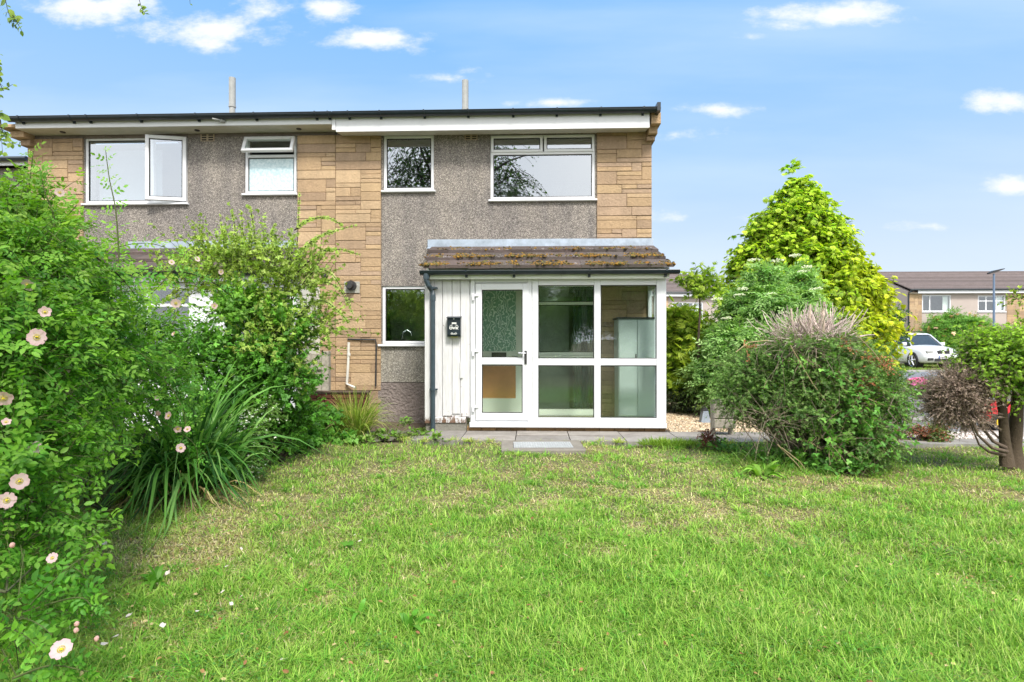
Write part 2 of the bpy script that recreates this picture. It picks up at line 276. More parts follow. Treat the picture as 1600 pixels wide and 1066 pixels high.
# ------------------------------------------------------------------ objects
def tag(o, label=None, cat=None, group=None, kind=None):
    if label: o['label'] = label
    if cat: o['category'] = cat
    if group: o['group'] = group
    if kind: o['kind'] = kind
    return o
def empty(name, loc, label, cat, group=None, rz=0):
    o = bpy.data.objects.new(name, None); COL.objects.link(o); o.location = loc; o.rotation_euler = (0, 0, rz)
    o.empty_display_size = .2
    return tag(o, label, cat, group)
ORG = {}
class MB:
    def __init__(s): s.v = []; s.f = []; s.c = []; s.cur = (1, 1, 1)
    def add(s, vs, fs):
        n = len(s.v); s.v += [tuple(p) for p in vs]; s.f += [tuple(i + n for i in f) for f in fs]; s.c += [s.cur] * len(vs)
    def box(s, x0, x1, y0, y1, z0, z1, c=None, bev=0):
        if c: s.cur = c
        if x0 > x1: x0, x1 = x1, x0
        if y0 > y1: y0, y1 = y1, y0
        if z0 > z1: z0, z1 = z1, z0
        if bev <= 0:
            s.add([(x0, y0, z0), (x1, y0, z0), (x1, y1, z0), (x0, y1, z0), (x0, y0, z1), (x1, y0, z1), (x1, y1, z1), (x0, y1, z1)],
                  [(0, 3, 2, 1), (4, 5, 6, 7), (0, 1, 5, 4), (1, 2, 6, 5), (2, 3, 7, 6), (3, 0, 4, 7)])
        else:                                  # front (-y) face chamfered
            b = min(bev, (x1 - x0) / 3, (z1 - z0) / 3, (y1 - y0) / 2)
            s.add([(x0, y1, z0), (x1, y1, z0), (x1, y1, z1), (x0, y1, z1), (x0, y0 + b, z0), (x1, y0 + b, z0), (x1, y0 + b, z1), (x0, y0 + b, z1),
                   (x0 + b, y0, z0 + b), (x1 - b, y0, z0 + b), (x1 - b, y0, z1 - b), (x0 + b, y0, z1 - b)],
                  [(0, 3, 2, 1), (0, 1, 5, 4), (1, 2, 6, 5), (2, 3, 7, 6), (3, 0, 4, 7), (4, 5, 9, 8), (5, 6, 10, 9), (6, 7, 11, 10), (7, 4, 8, 11), (8, 9, 10, 11)])
    def tube(s, pts, rad, n=8, cap=True):
        pts = [Vector(p) for p in pts]; k = len(pts)
        rad = [rad] * k if isinstance(rad, (int, float)) else rad
        up = Vector((0, 0, 1)); vs = []
        for i, p in enumerate(pts):
            d = (pts[min(i + 1, k - 1)] - pts[max(i - 1, 0)]).normalized()
            a = d.cross(up)
            if a.length < .1: a = d.cross(Vector((1, 0, 0)))
            a.normalize(); b = d.cross(a)
            for j in range(n):
                t = 2 * math.pi * j / n; vs.append(p + (a * math.cos(t) + b * math.sin(t)) * rad[i])
        fs = [(i * n + j, i * n + (j + 1) % n, (i + 1) * n + (j + 1) % n, (i + 1) * n + j) for i in range(k - 1) for j in range(n)]
        if cap: fs += [tuple(range(n)), tuple(range((k - 1) * n, k * n))[::-1]]
        s.add(vs, fs)
    def prism(s, prof, axis, a0, a1):           # prof: list of 2-d points, extruded along axis
        n = len(prof)
        def mk(p, a): return {'x': (a, p[0], p[1]), 'y': (p[0], a, p[1]), 'z': (p[0], p[1], a)}[axis]
        s.add([mk(p, a0) for p in prof] + [mk(p, a1) for p in prof],
              [tuple(range(n))[::-1], tuple(range(n, 2 * n))] + [(i, (i + 1) % n, n + (i + 1) % n, n + i) for i in range(n)])
    def ico(s, c, r, sq=1, seed=0, jit=.15):
        rr = random.Random(seed); vs = []; fs = []
        n, k = 8, 5
        for i in range(1, k):
            th = math.pi * i / k
            for j in range(n):
                ph = 2 * math.pi * j / n; q = 1 + rr.uniform(-jit, jit)
                vs.append((c[0] + r * q * math.sin(th) * math.cos(ph), c[1] + r * q * math.sin(th) * math.sin(ph), c[2] + r * q * sq * math.cos(th)))
        vs.append((c[0], c[1], c[2] + r * sq)); vs.append((c[0], c[1], c[2] - r * sq)); m_ = (k - 1) * n
        fs = [(i * n + j, (i + 1) * n + j, (i + 1) * n + (j + 1) % n, i * n + (j + 1) % n) for i in range(k - 2) for j in range(n)]
        fs += [(m_, j, (j + 1) % n) for j in range(n)] + [(m_ + 1, (k - 2) * n + (j + 1) % n, (k - 2) * n + j) for j in range(n)]
        s.add(vs, fs)
    def build(s, name, mat, parent=None, smooth=False, local=False, label=None):
        off = Vector((0, 0, 0))
        if parent is not None and not local: off = Vector(ORG.get(parent.name, parent.location))
        me = bpy.data.meshes.new(name)
        me.from_pydata([(v[0] - off.x, v[1] - off.y, v[2] - off.z) for v in s.v], [], s.f); me.update()
        a = me.color_attributes.new('Col', 'FLOAT_COLOR', 'POINT')
        a.data.foreach_set('color', np.hstack([np.array(s.c, np.float32).reshape(-1, 3), np.ones((len(s.c), 1), np.float32)]).ravel())
        me.materials.append(MAT[mat] if isinstance(mat, str) else mat)
        if smooth: me.polygons.foreach_set('use_smooth', [True] * len(me.polygons))
        o = bpy.data.objects.new(name, me); COL.objects.link(o)
        if parent is not None:
            o.parent = parent; ORG[o.name] = tuple(off)
        if label: o['label'] = label
        return o
def nbuild(name, V, Fc, C, mat, parent=None, off=None, smooth=False):   # big numpy mesh: V (n,3), Fc (m,k) faces, C (n,3)
    if parent is not None: V = V - np.array(ORG.get(parent.name, parent.location) if off is None else off)
    me = bpy.data.meshes.new(name); m, k = Fc.shape
    me.vertices.add(len(V)); me.vertices.foreach_set('co', V.astype(np.float32).ravel())
    me.loops.add(m * k); me.loops.foreach_set('vertex_index', Fc.astype(np.int32).ravel())
    me.polygons.add(m); me.polygons.foreach_set('loop_start', np.arange(0, m * k, k, dtype=np.int32))
    try: me.polygons.foreach_set('loop_total', np.full(m, k, dtype=np.int32))
    except Exception: pass
    if smooth: me.polygons.foreach_set('use_smooth', np.ones(m, bool))
    me.update(calc_edges=True)
    a = me.color_attributes.new('Col', 'FLOAT_COLOR', 'POINT')
    a.data.foreach_set('color', np.hstack([C, np.ones((len(C), 1))]).astype(np.float32).ravel())
    me.materials.append(MAT[mat]); o = bpy.data.objects.new(name, me); COL.objects.link(o)
    if parent is not None: o.parent = parent
    return o
def nrm(a): return a / (np.linalg.norm(a, axis=-1, keepdims=True) + 1e-9)
def scatter(tv, tf, P, D, U, S, C):             # template instances; returns V, F, C
    D = nrm(D); Sd = nrm(np.cross(U, D)); Nn = np.cross(D, Sd)
    tv = np.asarray(tv, float); tf = np.asarray(tf, int); n, k = len(P), len(tv)
    S = np.broadcast_to(np.asarray(S, float).reshape(-1, 1, 1), (n, 1, 1)) if np.ndim(S) else S
    V = P[:, None] + S * (tv[None, :, 0:1] * D[:, None] + tv[None, :, 1:2] * Sd[:, None] + tv[None, :, 2:3] * Nn[:, None])
    Fc = (tf[None] + (np.arange(n) * k)[:, None, None]).reshape(-1, tf.shape[1])
    return V.reshape(-1, 3), Fc, np.repeat(C, k, axis=0)
def join(parts):
    V, Fc, C, n = [], [], [], 0
    for v, f, c in parts: V.append(v); Fc.append(f + n); C.append(c); n += len(v)
    return np.vstack(V), np.vstack(Fc), np.vstack(C)
# leaf templates (all triangles)
def leafT(w=.3, fold=.07, droop=-.08, x0=0, y0=0, ang=0, s=1):
    v = np.array([(0, 0, 0), (.25, w * .8, fold), (.62, w * .85, fold), (1, 0, droop), (.62, -w * .85, fold), (.25, -w * .8, fold), (.55, 0, .01)], float) * s
    c, q = math.cos(ang), math.sin(ang)
    x = v[:, 0] * c - v[:, 1] * q + x0; y = v[:, 0] * q + v[:, 1] * c + y0
    f = [(0, 6, 1), (1, 6, 2), (2, 6, 3), (0, 5, 6), (5, 4, 6), (4, 3, 6)]
    return np.stack([x, y, v[:, 2]], 1), np.array(f)
def cleafT(w=.3, fold=.06, x0=0, y0=0, ang=0, s=1):
    v = np.array([(0, 0, 0), (.45, w, fold), (1, 0, -.06), (.45, -w, fold)], float) * s
    c, q = math.cos(ang), math.sin(ang)
    x = v[:, 0] * c - v[:, 1] * q + x0; y = v[:, 0] * q + v[:, 1] * c + y0
    return np.stack([x, y, v[:, 2]], 1), np.array([(0, 2, 1), (0, 3, 2)])
def tjoin(ts):
    V, Fc, n = [], [], 0
    for v, f in ts: V.append(v); Fc.append(f + n); n += len(v)
    return np.vstack(V), np.vstack(Fc)
def pinnate(k=2, s=.42, full=True, w=.3):
    T = leafT if full else cleafT
    ts = [T(w=w, x0=.95, ang=0, s=s)]
    for i in range(k):
        x = .28 + .62 * i / k
        for sg in (1, -1): ts.append(T(w=w, x0=x, y0=0, ang=sg * 1.05, s=s * (.8 + .12 * i)))
    ts.append((np.array([(0, .012, 0), (0, -.012, 0), (.97, 0, 0)]), np.array([(0, 1, 2)])))
    v, f = tjoin(ts); v[:, 2] -= .12 * v[:, 0] ** 2
    return v, f
T_ROSE = pinnate(2, .43, True, .30); T_ROSE7 = pinnate(3, .36, True, .34)
T_ELDER = pinnate(2, .55, False, .2); T_LEAF = leafT(.32); T_SMALL = cleafT(.32); T_BIRCH = leafT(.42, .03, -.1)
T_TRI = tjoin([leafT(.42, s=.55, x0=.35), leafT(.42, s=.48, x0=.32, ang=1.5), leafT(.42, s=.48, x0=.32, ang=-1.5)])
def fanT(n=7, spread=1.1, s0=.9, w=.10, droop=.25):
    ts = []
    for i in range(n):
        a = spread * (2 * i / (n - 1) - 1); l = s0 * (1 - .35 * abs(a) / spread)
        ts.append(cleafT(w=w / max(l, .3) * 1.0, fold=.05, x0=.05 * i / n, ang=a, s=l))
    v, f = tjoin(ts); v[:, 2] -= droop * (v[:, 0] ** 2 + .5 * v[:, 1] ** 2); return v, f
T_FAN = fanT(7, 1.15, .95, .15, .35); T_SPRAY = fanT(5, .7, 1, .07, .18); T_NEEDLE = fanT(6, 1.2, .7, .05, .05)
T_CLUS = tjoin([cleafT(.3, ang=a, s=.8 + .2 * math.cos(a * 3)) for a in (-2.2, -1.2, -.4, .5, 1.3, 2.4)])

def blob_points(blobs, n, lo=.35, hi=1.0, seed=1, lump=.22):
    r = np.random.default_rng(seed); B = np.array(blobs, float)
    w = (B[:, 3] * B[:, 4] + B[:, 4] * B[:, 5] + B[:, 3] * B[:, 5]); w = w / w.sum()
    idx = r.choice(len(B), n, p=w); d = nrm(r.normal(size=(n, 3)))
    ph = r.uniform(0, 6.28, 6)
    lm = 1 + lump * (np.sin(d[:, 0] * 6 + ph[0] + idx) * np.sin(d[:, 2] * 7 + ph[1] + idx * 2) + .6 * np.sin(d[:, 1] * 11 + ph[2]) * np.sin(d[:, 0] * 13 + ph[3]))
    t = lo + (hi - lo) * r.uniform(0, 1, n) ** .6
    P = B[idx, :3] + d * B[idx, 3:6] * (t * lm)[:, None]
    return P, nrm(d / B[idx, 3:6] * B[idx, 3:6].mean(1, keepdims=True)), idx
def twig_foliage(name, parent, blobs, T, K, Lg, tmpl, size, cols, seed=1, up=.4, grav=-.3, lo=.35, twigcol=(.10, .08, .05), mat='leaf', twr=.0025,
                 zmin=.02, cfun=None, twigs=True, sv=.35, side=1.0, lump=.22, keep=None, outw=.8, tipcol=None, nup=.6, hi=1.0, shrink=.5):
    r = np.random.default_rng(seed + 50)
    sh = Lg * shrink; blobs = [(*b[:3], *[max(q * .45, q - sh) for q in b[3:]]) for b in blobs]
    P0, Nv, idx = blob_points(blobs, T, lo, hi, seed, lump)
    if keep is not None:
        k_ = keep(P0); P0, Nv = P0[k_], Nv[k_]; T = len(P0)
    d = nrm(Nv * outw + r.normal(size=(T, 3)) * .55 + np.array([0, 0, up]))
    Lh = Lg * r.uniform(.6, 1.3, (T, 1))
    s = (np.linspace(.12, 1, K)[None, :, None] + r.uniform(-.04, .04, (T, K, 1)))
    g = np.array([0, 0, grav])
    pts = P0[:, None] + Lh[:, None] * (s * d[:, None] + s * s * g)
    tan = nrm(d[:, None] + 2 * s * g)
    sd = nrm(np.cross(tan, r.normal(size=(T, 1, 3)) * .6 + np.array([0, 0, 1])))
    sg = np.where(np.arange(K) % 2 == 0, 1, -1)[None, :, None]
    D = nrm(tan * .8 + sd * sg * side + r.normal(size=(T, K, 3)) * .35)
    U = nrm(np.array([0, 0, nup]) + Nv[:, None] * .55 + r.normal(size=(T, K, 3)) * .35)
    S = size * r.uniform(1 - sv, 1 + sv, (T, K))
    cols = np.array(cols, float); ci = r.integers(0, len(cols), T)
    C = cols[ci][:, None] * r.uniform(.72, 1.28, (T, K, 1)) * r.uniform(.8, 1.2, (T, 1, 1))
    if tipcol is not None:
        w = (s ** 3) * .8; C = C * (1 - w) + np.array(tipcol) * w * r.uniform(.8, 1.2, (T, K, 1))
    C = C.reshape(-1, 3); PP = pts.reshape(-1, 3)
    if cfun is not None: C = cfun(PP, C)
    ok = PP[:, 2] > zmin
    V, Fc, CC = scatter(tmpl[0], tmpl[1], PP[ok], D.reshape(-1, 3)[ok], U.reshape(-1, 3)[ok], S.reshape(-1)[ok], C[ok])
    o = nbuild(name, V, Fc, CC, mat, parent)
    if twigs:
        q = np.linspace(0, 1, 5)[None, :, None]; c = P0[:, None] + Lh[:, None] * (q * d[:, None] + q * q * g)
        ntubes('twigs', c, twr * np.linspace(1.3, .5, 5), twigcol, parent, 3)
    return P0, Nv
def ntubes(name, Cv, rad, col, parent, n=3, mat='bark', seed=3):   # Cv (T,M,3), rad (M,) or (T,M)
    T, M, _ = Cv.shape; r = np.random.default_rng(seed)
    tan = nrm(np.gradient(Cv, axis=1)); ref = nrm(r.normal(size=(T, 1, 3))); a = nrm(np.cross(tan, ref)); b = np.cross(tan, a)
    an = np.linspace(0, 2 * np.pi, n, endpoint=False); rad = np.broadcast_to(np.asarray(rad), (T, M))
    V = Cv[:, :, None] + rad[:, :, None, None] * (np.cos(an)[None, None, :, None] * a[:, :, None] + np.sin(an)[None, None, :, None] * b[:, :, None])
    i = np.arange(M - 1)[:, None]; j = np.arange(n)[None]
    q = np.stack([i * n + j, i * n + (j + 1) % n, (i + 1) * n + (j + 1) % n, (i + 1) * n + j], -1).reshape(-1, 4)
    Fc = (q[None] + (np.arange(T) * M * n)[:, None, None]).reshape(-1, 4)
    col = np.array(col); C = np.repeat((col[None] if col.ndim == 1 else col) * r.uniform(.7, 1.3, (T, 1)), M * n, axis=0)
    return nbuild(name, V.reshape(-1, 3), Fc, C, mat, parent, smooth=True)
def limbs(name, parent, base, targets, r0, r1, col, sag=.15, M=8, n=6, seed=2, wob=.05, mat='bark'):
    r = np.random.default_rng(seed); base = np.atleast_2d(base); tg = np.array(targets, float); T = len(tg)
    b = base[np.arange(T) % len(base)]
    s = np.linspace(0, 1, M)[None, :, None]; mid = (b + tg) / 2 + np.array([0, 0, sag]) + r.normal(size=(T, 3)) * wob
    c = (1 - s) ** 2 * b[:, None] + 2 * s * (1 - s) * mid[:, None] + s * s * tg[:, None] + r.normal(size=(T, M, 3)) * wob * .18 * (s * (1 - s) * 4)
    rr = np.linspace(1, 0, M)[None] * (np.asarray(r0) - r1).reshape(-1, 1) + r1 if np.ndim(r0) else np.linspace(r0, r1, M)
    return ntubes(name, c, rr, col, parent, n, mat, seed)
def blob(px, py, Y, rx, ry, rz=None):           # centre from the picture at distance Y, radii in metres
    p = W(px, py, Y); return (p.x, p.y, p.z, rx, ry, rz if rz else rx)

# ================================================================== SETTING
def sheet(name, xs, ys, dz, mat, col=(1, 1, 1), kind='structure', fz=None):
    gx, gy = np.meshgrid(xs, ys); z = gh(gy) + dz
    if fz is not None: z = z + fz(gx, gy)
    V = np.stack([gx.ravel(), gy.ravel(), z.ravel()], 1); n, m_ = len(xs), len(ys)
    i = np.arange(m_ - 1)[:, None] * n + np.arange(n - 1)[None]; i = i.ravel()
    Fc = np.stack([i, i + 1, i + n + 1, i + n], 1)
    o = nbuild(name, V, Fc, np.tile(np.array(col, float), (len(V), 1)), mat, smooth=True); o['kind'] = kind; return o
sheet('ground', np.array([-900, -200, -60, -30, -15, 0, 15, 30, 60, 120, 300, 900.]), np.concatenate([[-900, -200, -50, -10, 0, 8], np.linspace(9, 22, 14), [30, 45, 80, 200, 900]]), -.09, 'turf')
def lawnz(x, y): return .018 * np.sin(x * 2.1 + 1) * np.cos(y * 1.7) + .012 * np.sin(x * 5.3 + y * 3.1)
sheet('lawn_soil', np.linspace(-9, 11, 90), np.linspace(-6, 7.62, 70), -.012, 'turf', fz=lawnz)
sheet('road', np.array([-60, -20, 0, 20, 45, 90.]), np.array([21., 24, 28, 31.5]), -.004, 'asphalt')
mb = MB(); mb.box(-60, 90, 31.5, 31.65, -.4, -.20); mb.box(-60, 90, 20.85, 21.0, -.4, -.2); k = mb.build('kerb', 'paving'); tag(k, kind='structure')
mb.c[:] = [(.33, .32, .31)] * len(mb.c); k.data.color_attributes['Col'].data.foreach_set('color', np.tile([.33, .32, .31, 1], len(mb.v)).astype(np.float32))
sheet('front_verge', np.array([-60., -9, 2.4, 4.9, 12.5, 30, 90]), np.concatenate([np.linspace(9, 20.85, 12)]), -.03, 'turf')
sheet('pavement', np.array([-60., 0, 30, 90]), np.array([18.9, 20.0, 20.85]), .0, 'paving', (.27, .26, .26))
sheet('driveway', np.linspace(4.9, 12.5, 14), np.linspace(8.55, 20.9, 26), .0, 'driveway')
sheet('planting_bed', np.linspace(-9, -1.75, 12), np.linspace(7.45, 9.6, 6), -.01, 'soil', fz=lambda x, y: .03 * np.sin(x * 5) * np.cos(y * 4))
# gravel bed: a sheet with thousands of small stones
sheet('gravel_bed', np.linspace(2.0, 4.9, 10), np.linspace(8.52, 13.5, 10), -.002, 'soil')
r = np.random.default_rng(5)
octv = np.array([(1, 0, 0), (-1, 0, 0), (0, 1, 0), (0, -1, 0), (0, 0, .7), (0, 0, -.7)], float); octf = np.array([(0, 2, 4), (2, 1, 4), (1, 3, 4), (3, 0, 4), (2, 0, 5), (1, 2, 5), (3, 1, 5), (0, 3, 5)])
def stones(name, x0, x1, y0, y1, n, s, cols, dz=.006, label=None, seed=1):
    r = np.random.default_rng(seed); P = np.stack([r.uniform(x0, x1, n), r.uniform(y0, y1, n), np.zeros(n)], 1); P[:, 2] = gh(P[:, 1]) + dz
    c = np.array(cols)[r.integers(0, len(cols), n)] * r.uniform(.7, 1.25, (n, 1))
    V, Fc, C = scatter(octv, octf, P, r.normal(size=(n, 3)) * [1, 1, .3], r.normal(size=(n, 3)) * .3 + [0, 0, 1], s * r.uniform(.6, 1.5, n), c)
    o = nbuild(name, V, Fc, C, 'pebbles', smooth=False); o['kind'] = 'stuff'; return o
tag(stones('gravel', 2.04, 4.9, 8.53, 13.4, 16000, .022, [(.56, .43, .28), (.48, .36, .24), (.62, .52, .38), (.38, .28, .19)]), 'buff gravel bed beside the glazed porch', 'gravel')
tag(stones('pale_gravel', 4.9, 6.9, 8.05, 8.55, 1500, .03, [(.5, .44, .40), (.42, .34, .31), (.6, .56, .52)], dz=.02, seed=4), 'pale pinkish gravel strip along the path at the driveway edge', 'gravel')
# path: individual concrete slabs, slightly uneven
mb = MB(); rr = random.Random(4); x = -1.72
while x < 9.2:
    w = .74
    for (y0, y1) in ((7.66, 8.1), (8.1, 8.53)):
        g = rr.uniform(.85, 1.12); t = rr.uniform(-.02, .02)
        c = (.265 * g + t * .15, .245 * g, .225 * g - t * .15)
        dz = rr.uniform(-.004, .004)
        mb.box(x + .006, x + w - .006, y0 + .006, y1 - .006, -.05, .022 + dz, c)
    x += w
o = mb.build('path', 'paving'); tag(o, kind='structure')
mb = MB(); mb.cur = (.30, .29, .27); mb.box(3.2, 9.2, 7.58, 7.655, -.05, .035); tag(mb.build('path_edging', 'paving'), kind='structure')

# ================================================================== HOUSES
YW = 9.57
STONE = [(.35, .245, .16), (.46, .325, .20), (.43, .30, .18), (.48, .345, .215), (.41, .285, .175), (.40, .285, .195), (.465, .33, .195)]
def stone_panel(mb, x0, x1, z0, z1, Y, seed=1, holes=(), unit=.0735, depth=.02):
    rr = random.Random(seed); cw = .085
    nx, nz = max(1, round((x1 - x0) / cw)), max(1, round((z1 - z0) / unit)); cw = (x1 - x0) / nx; u = (z1 - z0) / nz
    occ = [[False] * nx for _ in range(nz)]
    for (a, b, c_, d) in holes:
        for k in range(nz):
            for i in range(nx):
                if x0 + (i + .5) * cw > a and x0 + (i + .5) * cw < b and z0 + (k + .5) * u > c_ and z0 + (k + .5) * u < d: occ[k][i] = True
    for k in range(nz):
        i = 0
        while i < nx:
            if occ[k][i]: i += 1; continue
            h = rr.choice([1, 1, 1, 2, 2, 3]); w = rr.choice([3, 4, 5, 6, 7, 8] if h < 3 else [4, 5, 6])
            w2 = 0
            while w2 < w and i + w2 < nx and not occ[k][i + w2]: w2 += 1
            if 0 < nx - (i + w2) < 2 and not occ[k][min(nx - 1, i + w2)]: w2 = min(nx - i, w2 + 2)
            h2 = 1
            while h2 < h and k + h2 < nz and all(not occ[k + h2][i + q] for q in range(w2)): h2 += 1
            for a in range(h2):
                for q in range(w2): occ[k + a][i + q] = True
            c = rr.choice(STONE); g = rr.uniform(.93, 1.06); p = rr.uniform(0, .012)
            mb.box(x0 + i * cw + .002, x0 + (i + w2) * cw - .002, Y - depth - p, Y + .06, z0 + k * u + .0025, z0 + (k + h2) * u - .0025, tuple(v * g for v in c), bev=.006)
            i += w2
def holed(mb, x0, x1, z0, z1, y0, y1, holes):
    xs = sorted({x0, x1, *[h[0] for h in holes], *[h[1] for h in holes]}); xs = [v for v in xs if x0 <= v <= x1]
    for a, b in zip(xs[:-1], xs[1:]):
        hs = sorted([(h[2], h[3]) for h in holes if h[0] <= a + 1e-6 and h[1] >= b - 1e-6]); z = z0
        for c_, d in hs:
            if c_ > z: mb.box(a, b, y0, y1, z, min(c_, z1))
            z = max(z, d)
        if z < z1: mb.box(a, b, y0, y1, z, z1)
def ring(mb, x0, x1, z0, z1, y0, y1, w, wb=None):
    wb = wb or w
    mb.box(x0, x0 + w, y0, y1, z0, z1, bev=.008); mb.box(x1 - w, x1, y0, y1, z0, z1, bev=.008)
    mb.box(x0 + w, x1 - w, y0, y1, z1 - w, z1, bev=.008); mb.box(x0 + w, x1 - w, y0, y1, z0, z0 + wb, bev=.008)
def gasket(mb, x0, x1, z0, z1, y):
    t = .012
    mb.box(x0, x0 + t, y, y + .01, z0, z1); mb.box(x1 - t, x1, y, y + .01, z0, z1); mb.box(x0 + t, x1 - t, y, y + .01, z1 - t, z1); mb.box(x0 + t, x1 - t, y, y + .01, z0, z0 + t)
def pane(p, x0, x1, z0, z1, y, mat='glass_upstairs', sub=True):
    mb = MB(); mb.box(x0 + .002, x1 - .002, y, y + .004, z0 + .002, z1 - .002); o = mb.build('pane', mat, p)
    return o
def pz(py, Y, ref=800): return CZ + (533 - py) / F * Y / ((ref - 800) / F * SI + CO)

H0, HT = 0.0, pz(208, YW)                      # wall base and wall top
xL, xA, xB, xC, xD, xE = [X(p, YW) for p in (45, 525, 465, 596, 932, 1018)]
print('house x', xL, xB, xA, xC, xD, xE, 'top', HT)
# window openings in world metres (x0, x1, z0, z1)
def opn(px0, px1, py0, py1): c = (px0 + px1) / 2; return (X(px0, YW), X(px1, YW), pz(py1, YW, c), pz(py0, YW, c))
W1, W2, W3 = opn(599, 678, 211, 298), opn(766, 930, 210, 312), opn(597, 668, 447, 538)
IW, ID = opn(833, 932, 443, 650), opn(742, 822, 443, 652)
W4, W5 = opn(132, 293, 214, 318), opn(382, 463, 214, 303)

def house_shell(t, x0, x1, roofmat='roof_tile'):
    """hollow core: side walls, back wall, middle floor, roof"""
    mb = MB(); mb.cur = (1, 1, 1)
    mb.box(x0 + .003, x0 + .2, YW + .3, 17.2, 0, HT); mb.box(x1 - .2, x1 - .003, YW + .3, 17.2, 0, HT); mb.box(x0 + .2, x1 - .2, 17, 17.2, 0, HT)
    zr = HT + .08 + (13.4 - 9.3) * .31
    for xx in (x0 + .003, x1 - .2):
        mb.prism([(YW + .31, HT), (13.4, zr - .1), (17.1, HT)], 'x', xx, xx + .19)
    mb.build('wall', 'pebbledash', t)
    mb = MB(); mb.box(x0 + .01, x1 - .01, YW + .012, YW + .24, HT + .001, HT + .2); mb.build('wall_head', 'render_plinth', t)
    mb = MB(); mb.box(x0 + .21, x1 - .21, YW + .26, 16.9, 2.38, 2.55); mb.box(x0 + .21, x1 - .21, YW + .26, 16.9, HT - .08, HT - .02); mb.box(x0 + .21, x1 - .21, YW + .26, 16.9, -.02, .12); mb.build('floor', 'dark_room', t)
    mb = MB(); mb.box(x0 + .21, x1 - .21, 12.4, 12.5, .13, 2.37); mb.box(x0 + .21, x1 - .21, 12.4, 12.5, 2.56, HT - .09); mb.build('partition', 'room_wall', t)
    mb = MB(); mb.cur = (.16, .13, .12)
    e = .02
    n = 12
    for s_ in (0, 1):
        for k in range(n):
            ya, yb = 9.24 + (13.4 - 9.24) * k / n, 9.24 + (13.4 - 9.24) * (k + 1) / n + .06
            za, zb = HT + .17 + (ya - 9.24) * .31, HT + .17 + (yb - 9.24) * .31
            if s_: ya, yb = 26.8 - ya, 26.8 - yb
            mb.prism([(ya, za), (ya, za + .03), (yb, zb + .012), (yb, zb - .02)], 'x', x0 + e, x1 - e)
    mb.box(x0 + e, x1 - e, 13.25, 13.55, zr + .12, zr + .2)
    mb.build('roof', roofmat, t)

def gutter(t, x0, x1, Y, z, r=.058, brackets=(), cap=True, name='gutter'):
    n = 10; prof = [(Y + r * math.cos(math.pi + math.pi * i / n), z + r * .95 * math.sin(math.pi + math.pi * i / n)) for i in range(n + 1)]
    inn = [(Y + (r - .006) * math.cos(math.pi + math.pi * i / n), z + (r - .006) * .95 * math.sin(math.pi + math.pi * i / n)) for i in range(n, -1, -1)]
    mb = MB(); mb.prism(prof + inn, 'x', x0, x1)
    mb.tube([(x0, Y - r, z + .004), (x1, Y - r, z + .004)], .008, 6)
    if cap:
        for xx in (x0, x1): mb.prism([(a, b) for a, b in prof], 'x', xx - .006, xx + .006)
    g = mb.build(name, 'gutter_black', t)
    for bx in brackets:
        b = MB(); q = [(Y + (r + .008) * math.cos(math.pi + math.pi * i / n), z + (r + .008) * .95 * math.sin(math.pi + math.pi * i / n)) for i in range(n + 1)]
        b.prism(q + [(Y + r, z + .012), (Y - r, z + .012)][:0] + [(Y + (r + .001) * math.cos(math.pi + math.pi * i / n), z + (r + .001) * .95 * math.sin(math.pi + math.pi * i / n)) for i in range(n, -1, -1)], 'x', bx - .014, bx + .014)
        b.box(bx - .018, bx + .018, Y + r - .03, Y + r + .02, z - .085, z - .02); b.box(bx - .012, bx + .012, Y - r - .012, Y - r + .006, z - .012, z + .016)
        b.build('bracket', 'gutter_black', g)
    return g

YF = 9.22; ZG = pz(170.5, YF - .06, 1000)
zFt, zFb = pz(177, YF, 1000), pz(199.5, YF, 1000)
zFbL = pz(195.4, YF, 400)
print('fascia', zFt, zFb, zFbL, 'gutter', ZG)
# ---- right-hand house
hr = empty('terraced_house', (xA, YW, 0), 'end terraced house in buff stone and grey pebbledash behind the glazed porch', 'house', 'terraced houses of one row')
house_shell(hr, xA + .001, xE)
FW = MB(); FW.cur = (1, 1, 1)
zd, zp = pz(541, YW, 600), pz(597, YW, 600)     # sill level and plinth top of the kitchen wall
up = [W1, W2, IW, ID]
holed(FW, xC, xD, zd, HT, YW, YW + .26, [W1, W2, W3, IW, ID])
holed(FW, X(668, YW), xD, .0, zd, YW + .001, YW + .26, [IW, ID])
FW.build('front_wall', 'pebbledash', hr)
mb = MB(); mb.box(xC - .03, X(668, YW), YW - .004, YW + .26, zp, zd - .004); mb.build('lower_panel', 'pebbledash_pale', hr)
mb = MB(); mb.box(xC - .05, X(668, YW), YW - .022, YW + .26, -.1, zp - .012); mb.box(xC - .02, X(668, YW), YW + .02, YW + .26, zp - .012, zp); mb.build('plinth', 'render_plinth', hr)
mb = MB(); mb.cur = (.25, .18, .12); mb.box(xA + .002, xC - .002, YW + .0, YW + .26, -.1, HT - .001); mb.box(xD + .002, xE, YW, YW + .26, -.1, HT - .001)
mb = MB(); mb.cur = (.25, .18, .12); mb.box(xA + .002, xC - .002, YW + .0, YW + .26, -.1, HT - .001); stone_panel(mb, xA, xC - .004, .15, HT, YW, 3); mb.build('stone_cladding', 'stone_blocks', hr)
mb = MB(); mb.cur = (.25, .18, .12); mb.box(xD + .002, xE, YW, YW + .26, -.1, HT - .001); stone_panel(mb, xD + .004, xE, .12, HT - .004, YW, 8); mb.build('stone_cladding', 'stone_blocks', hr)
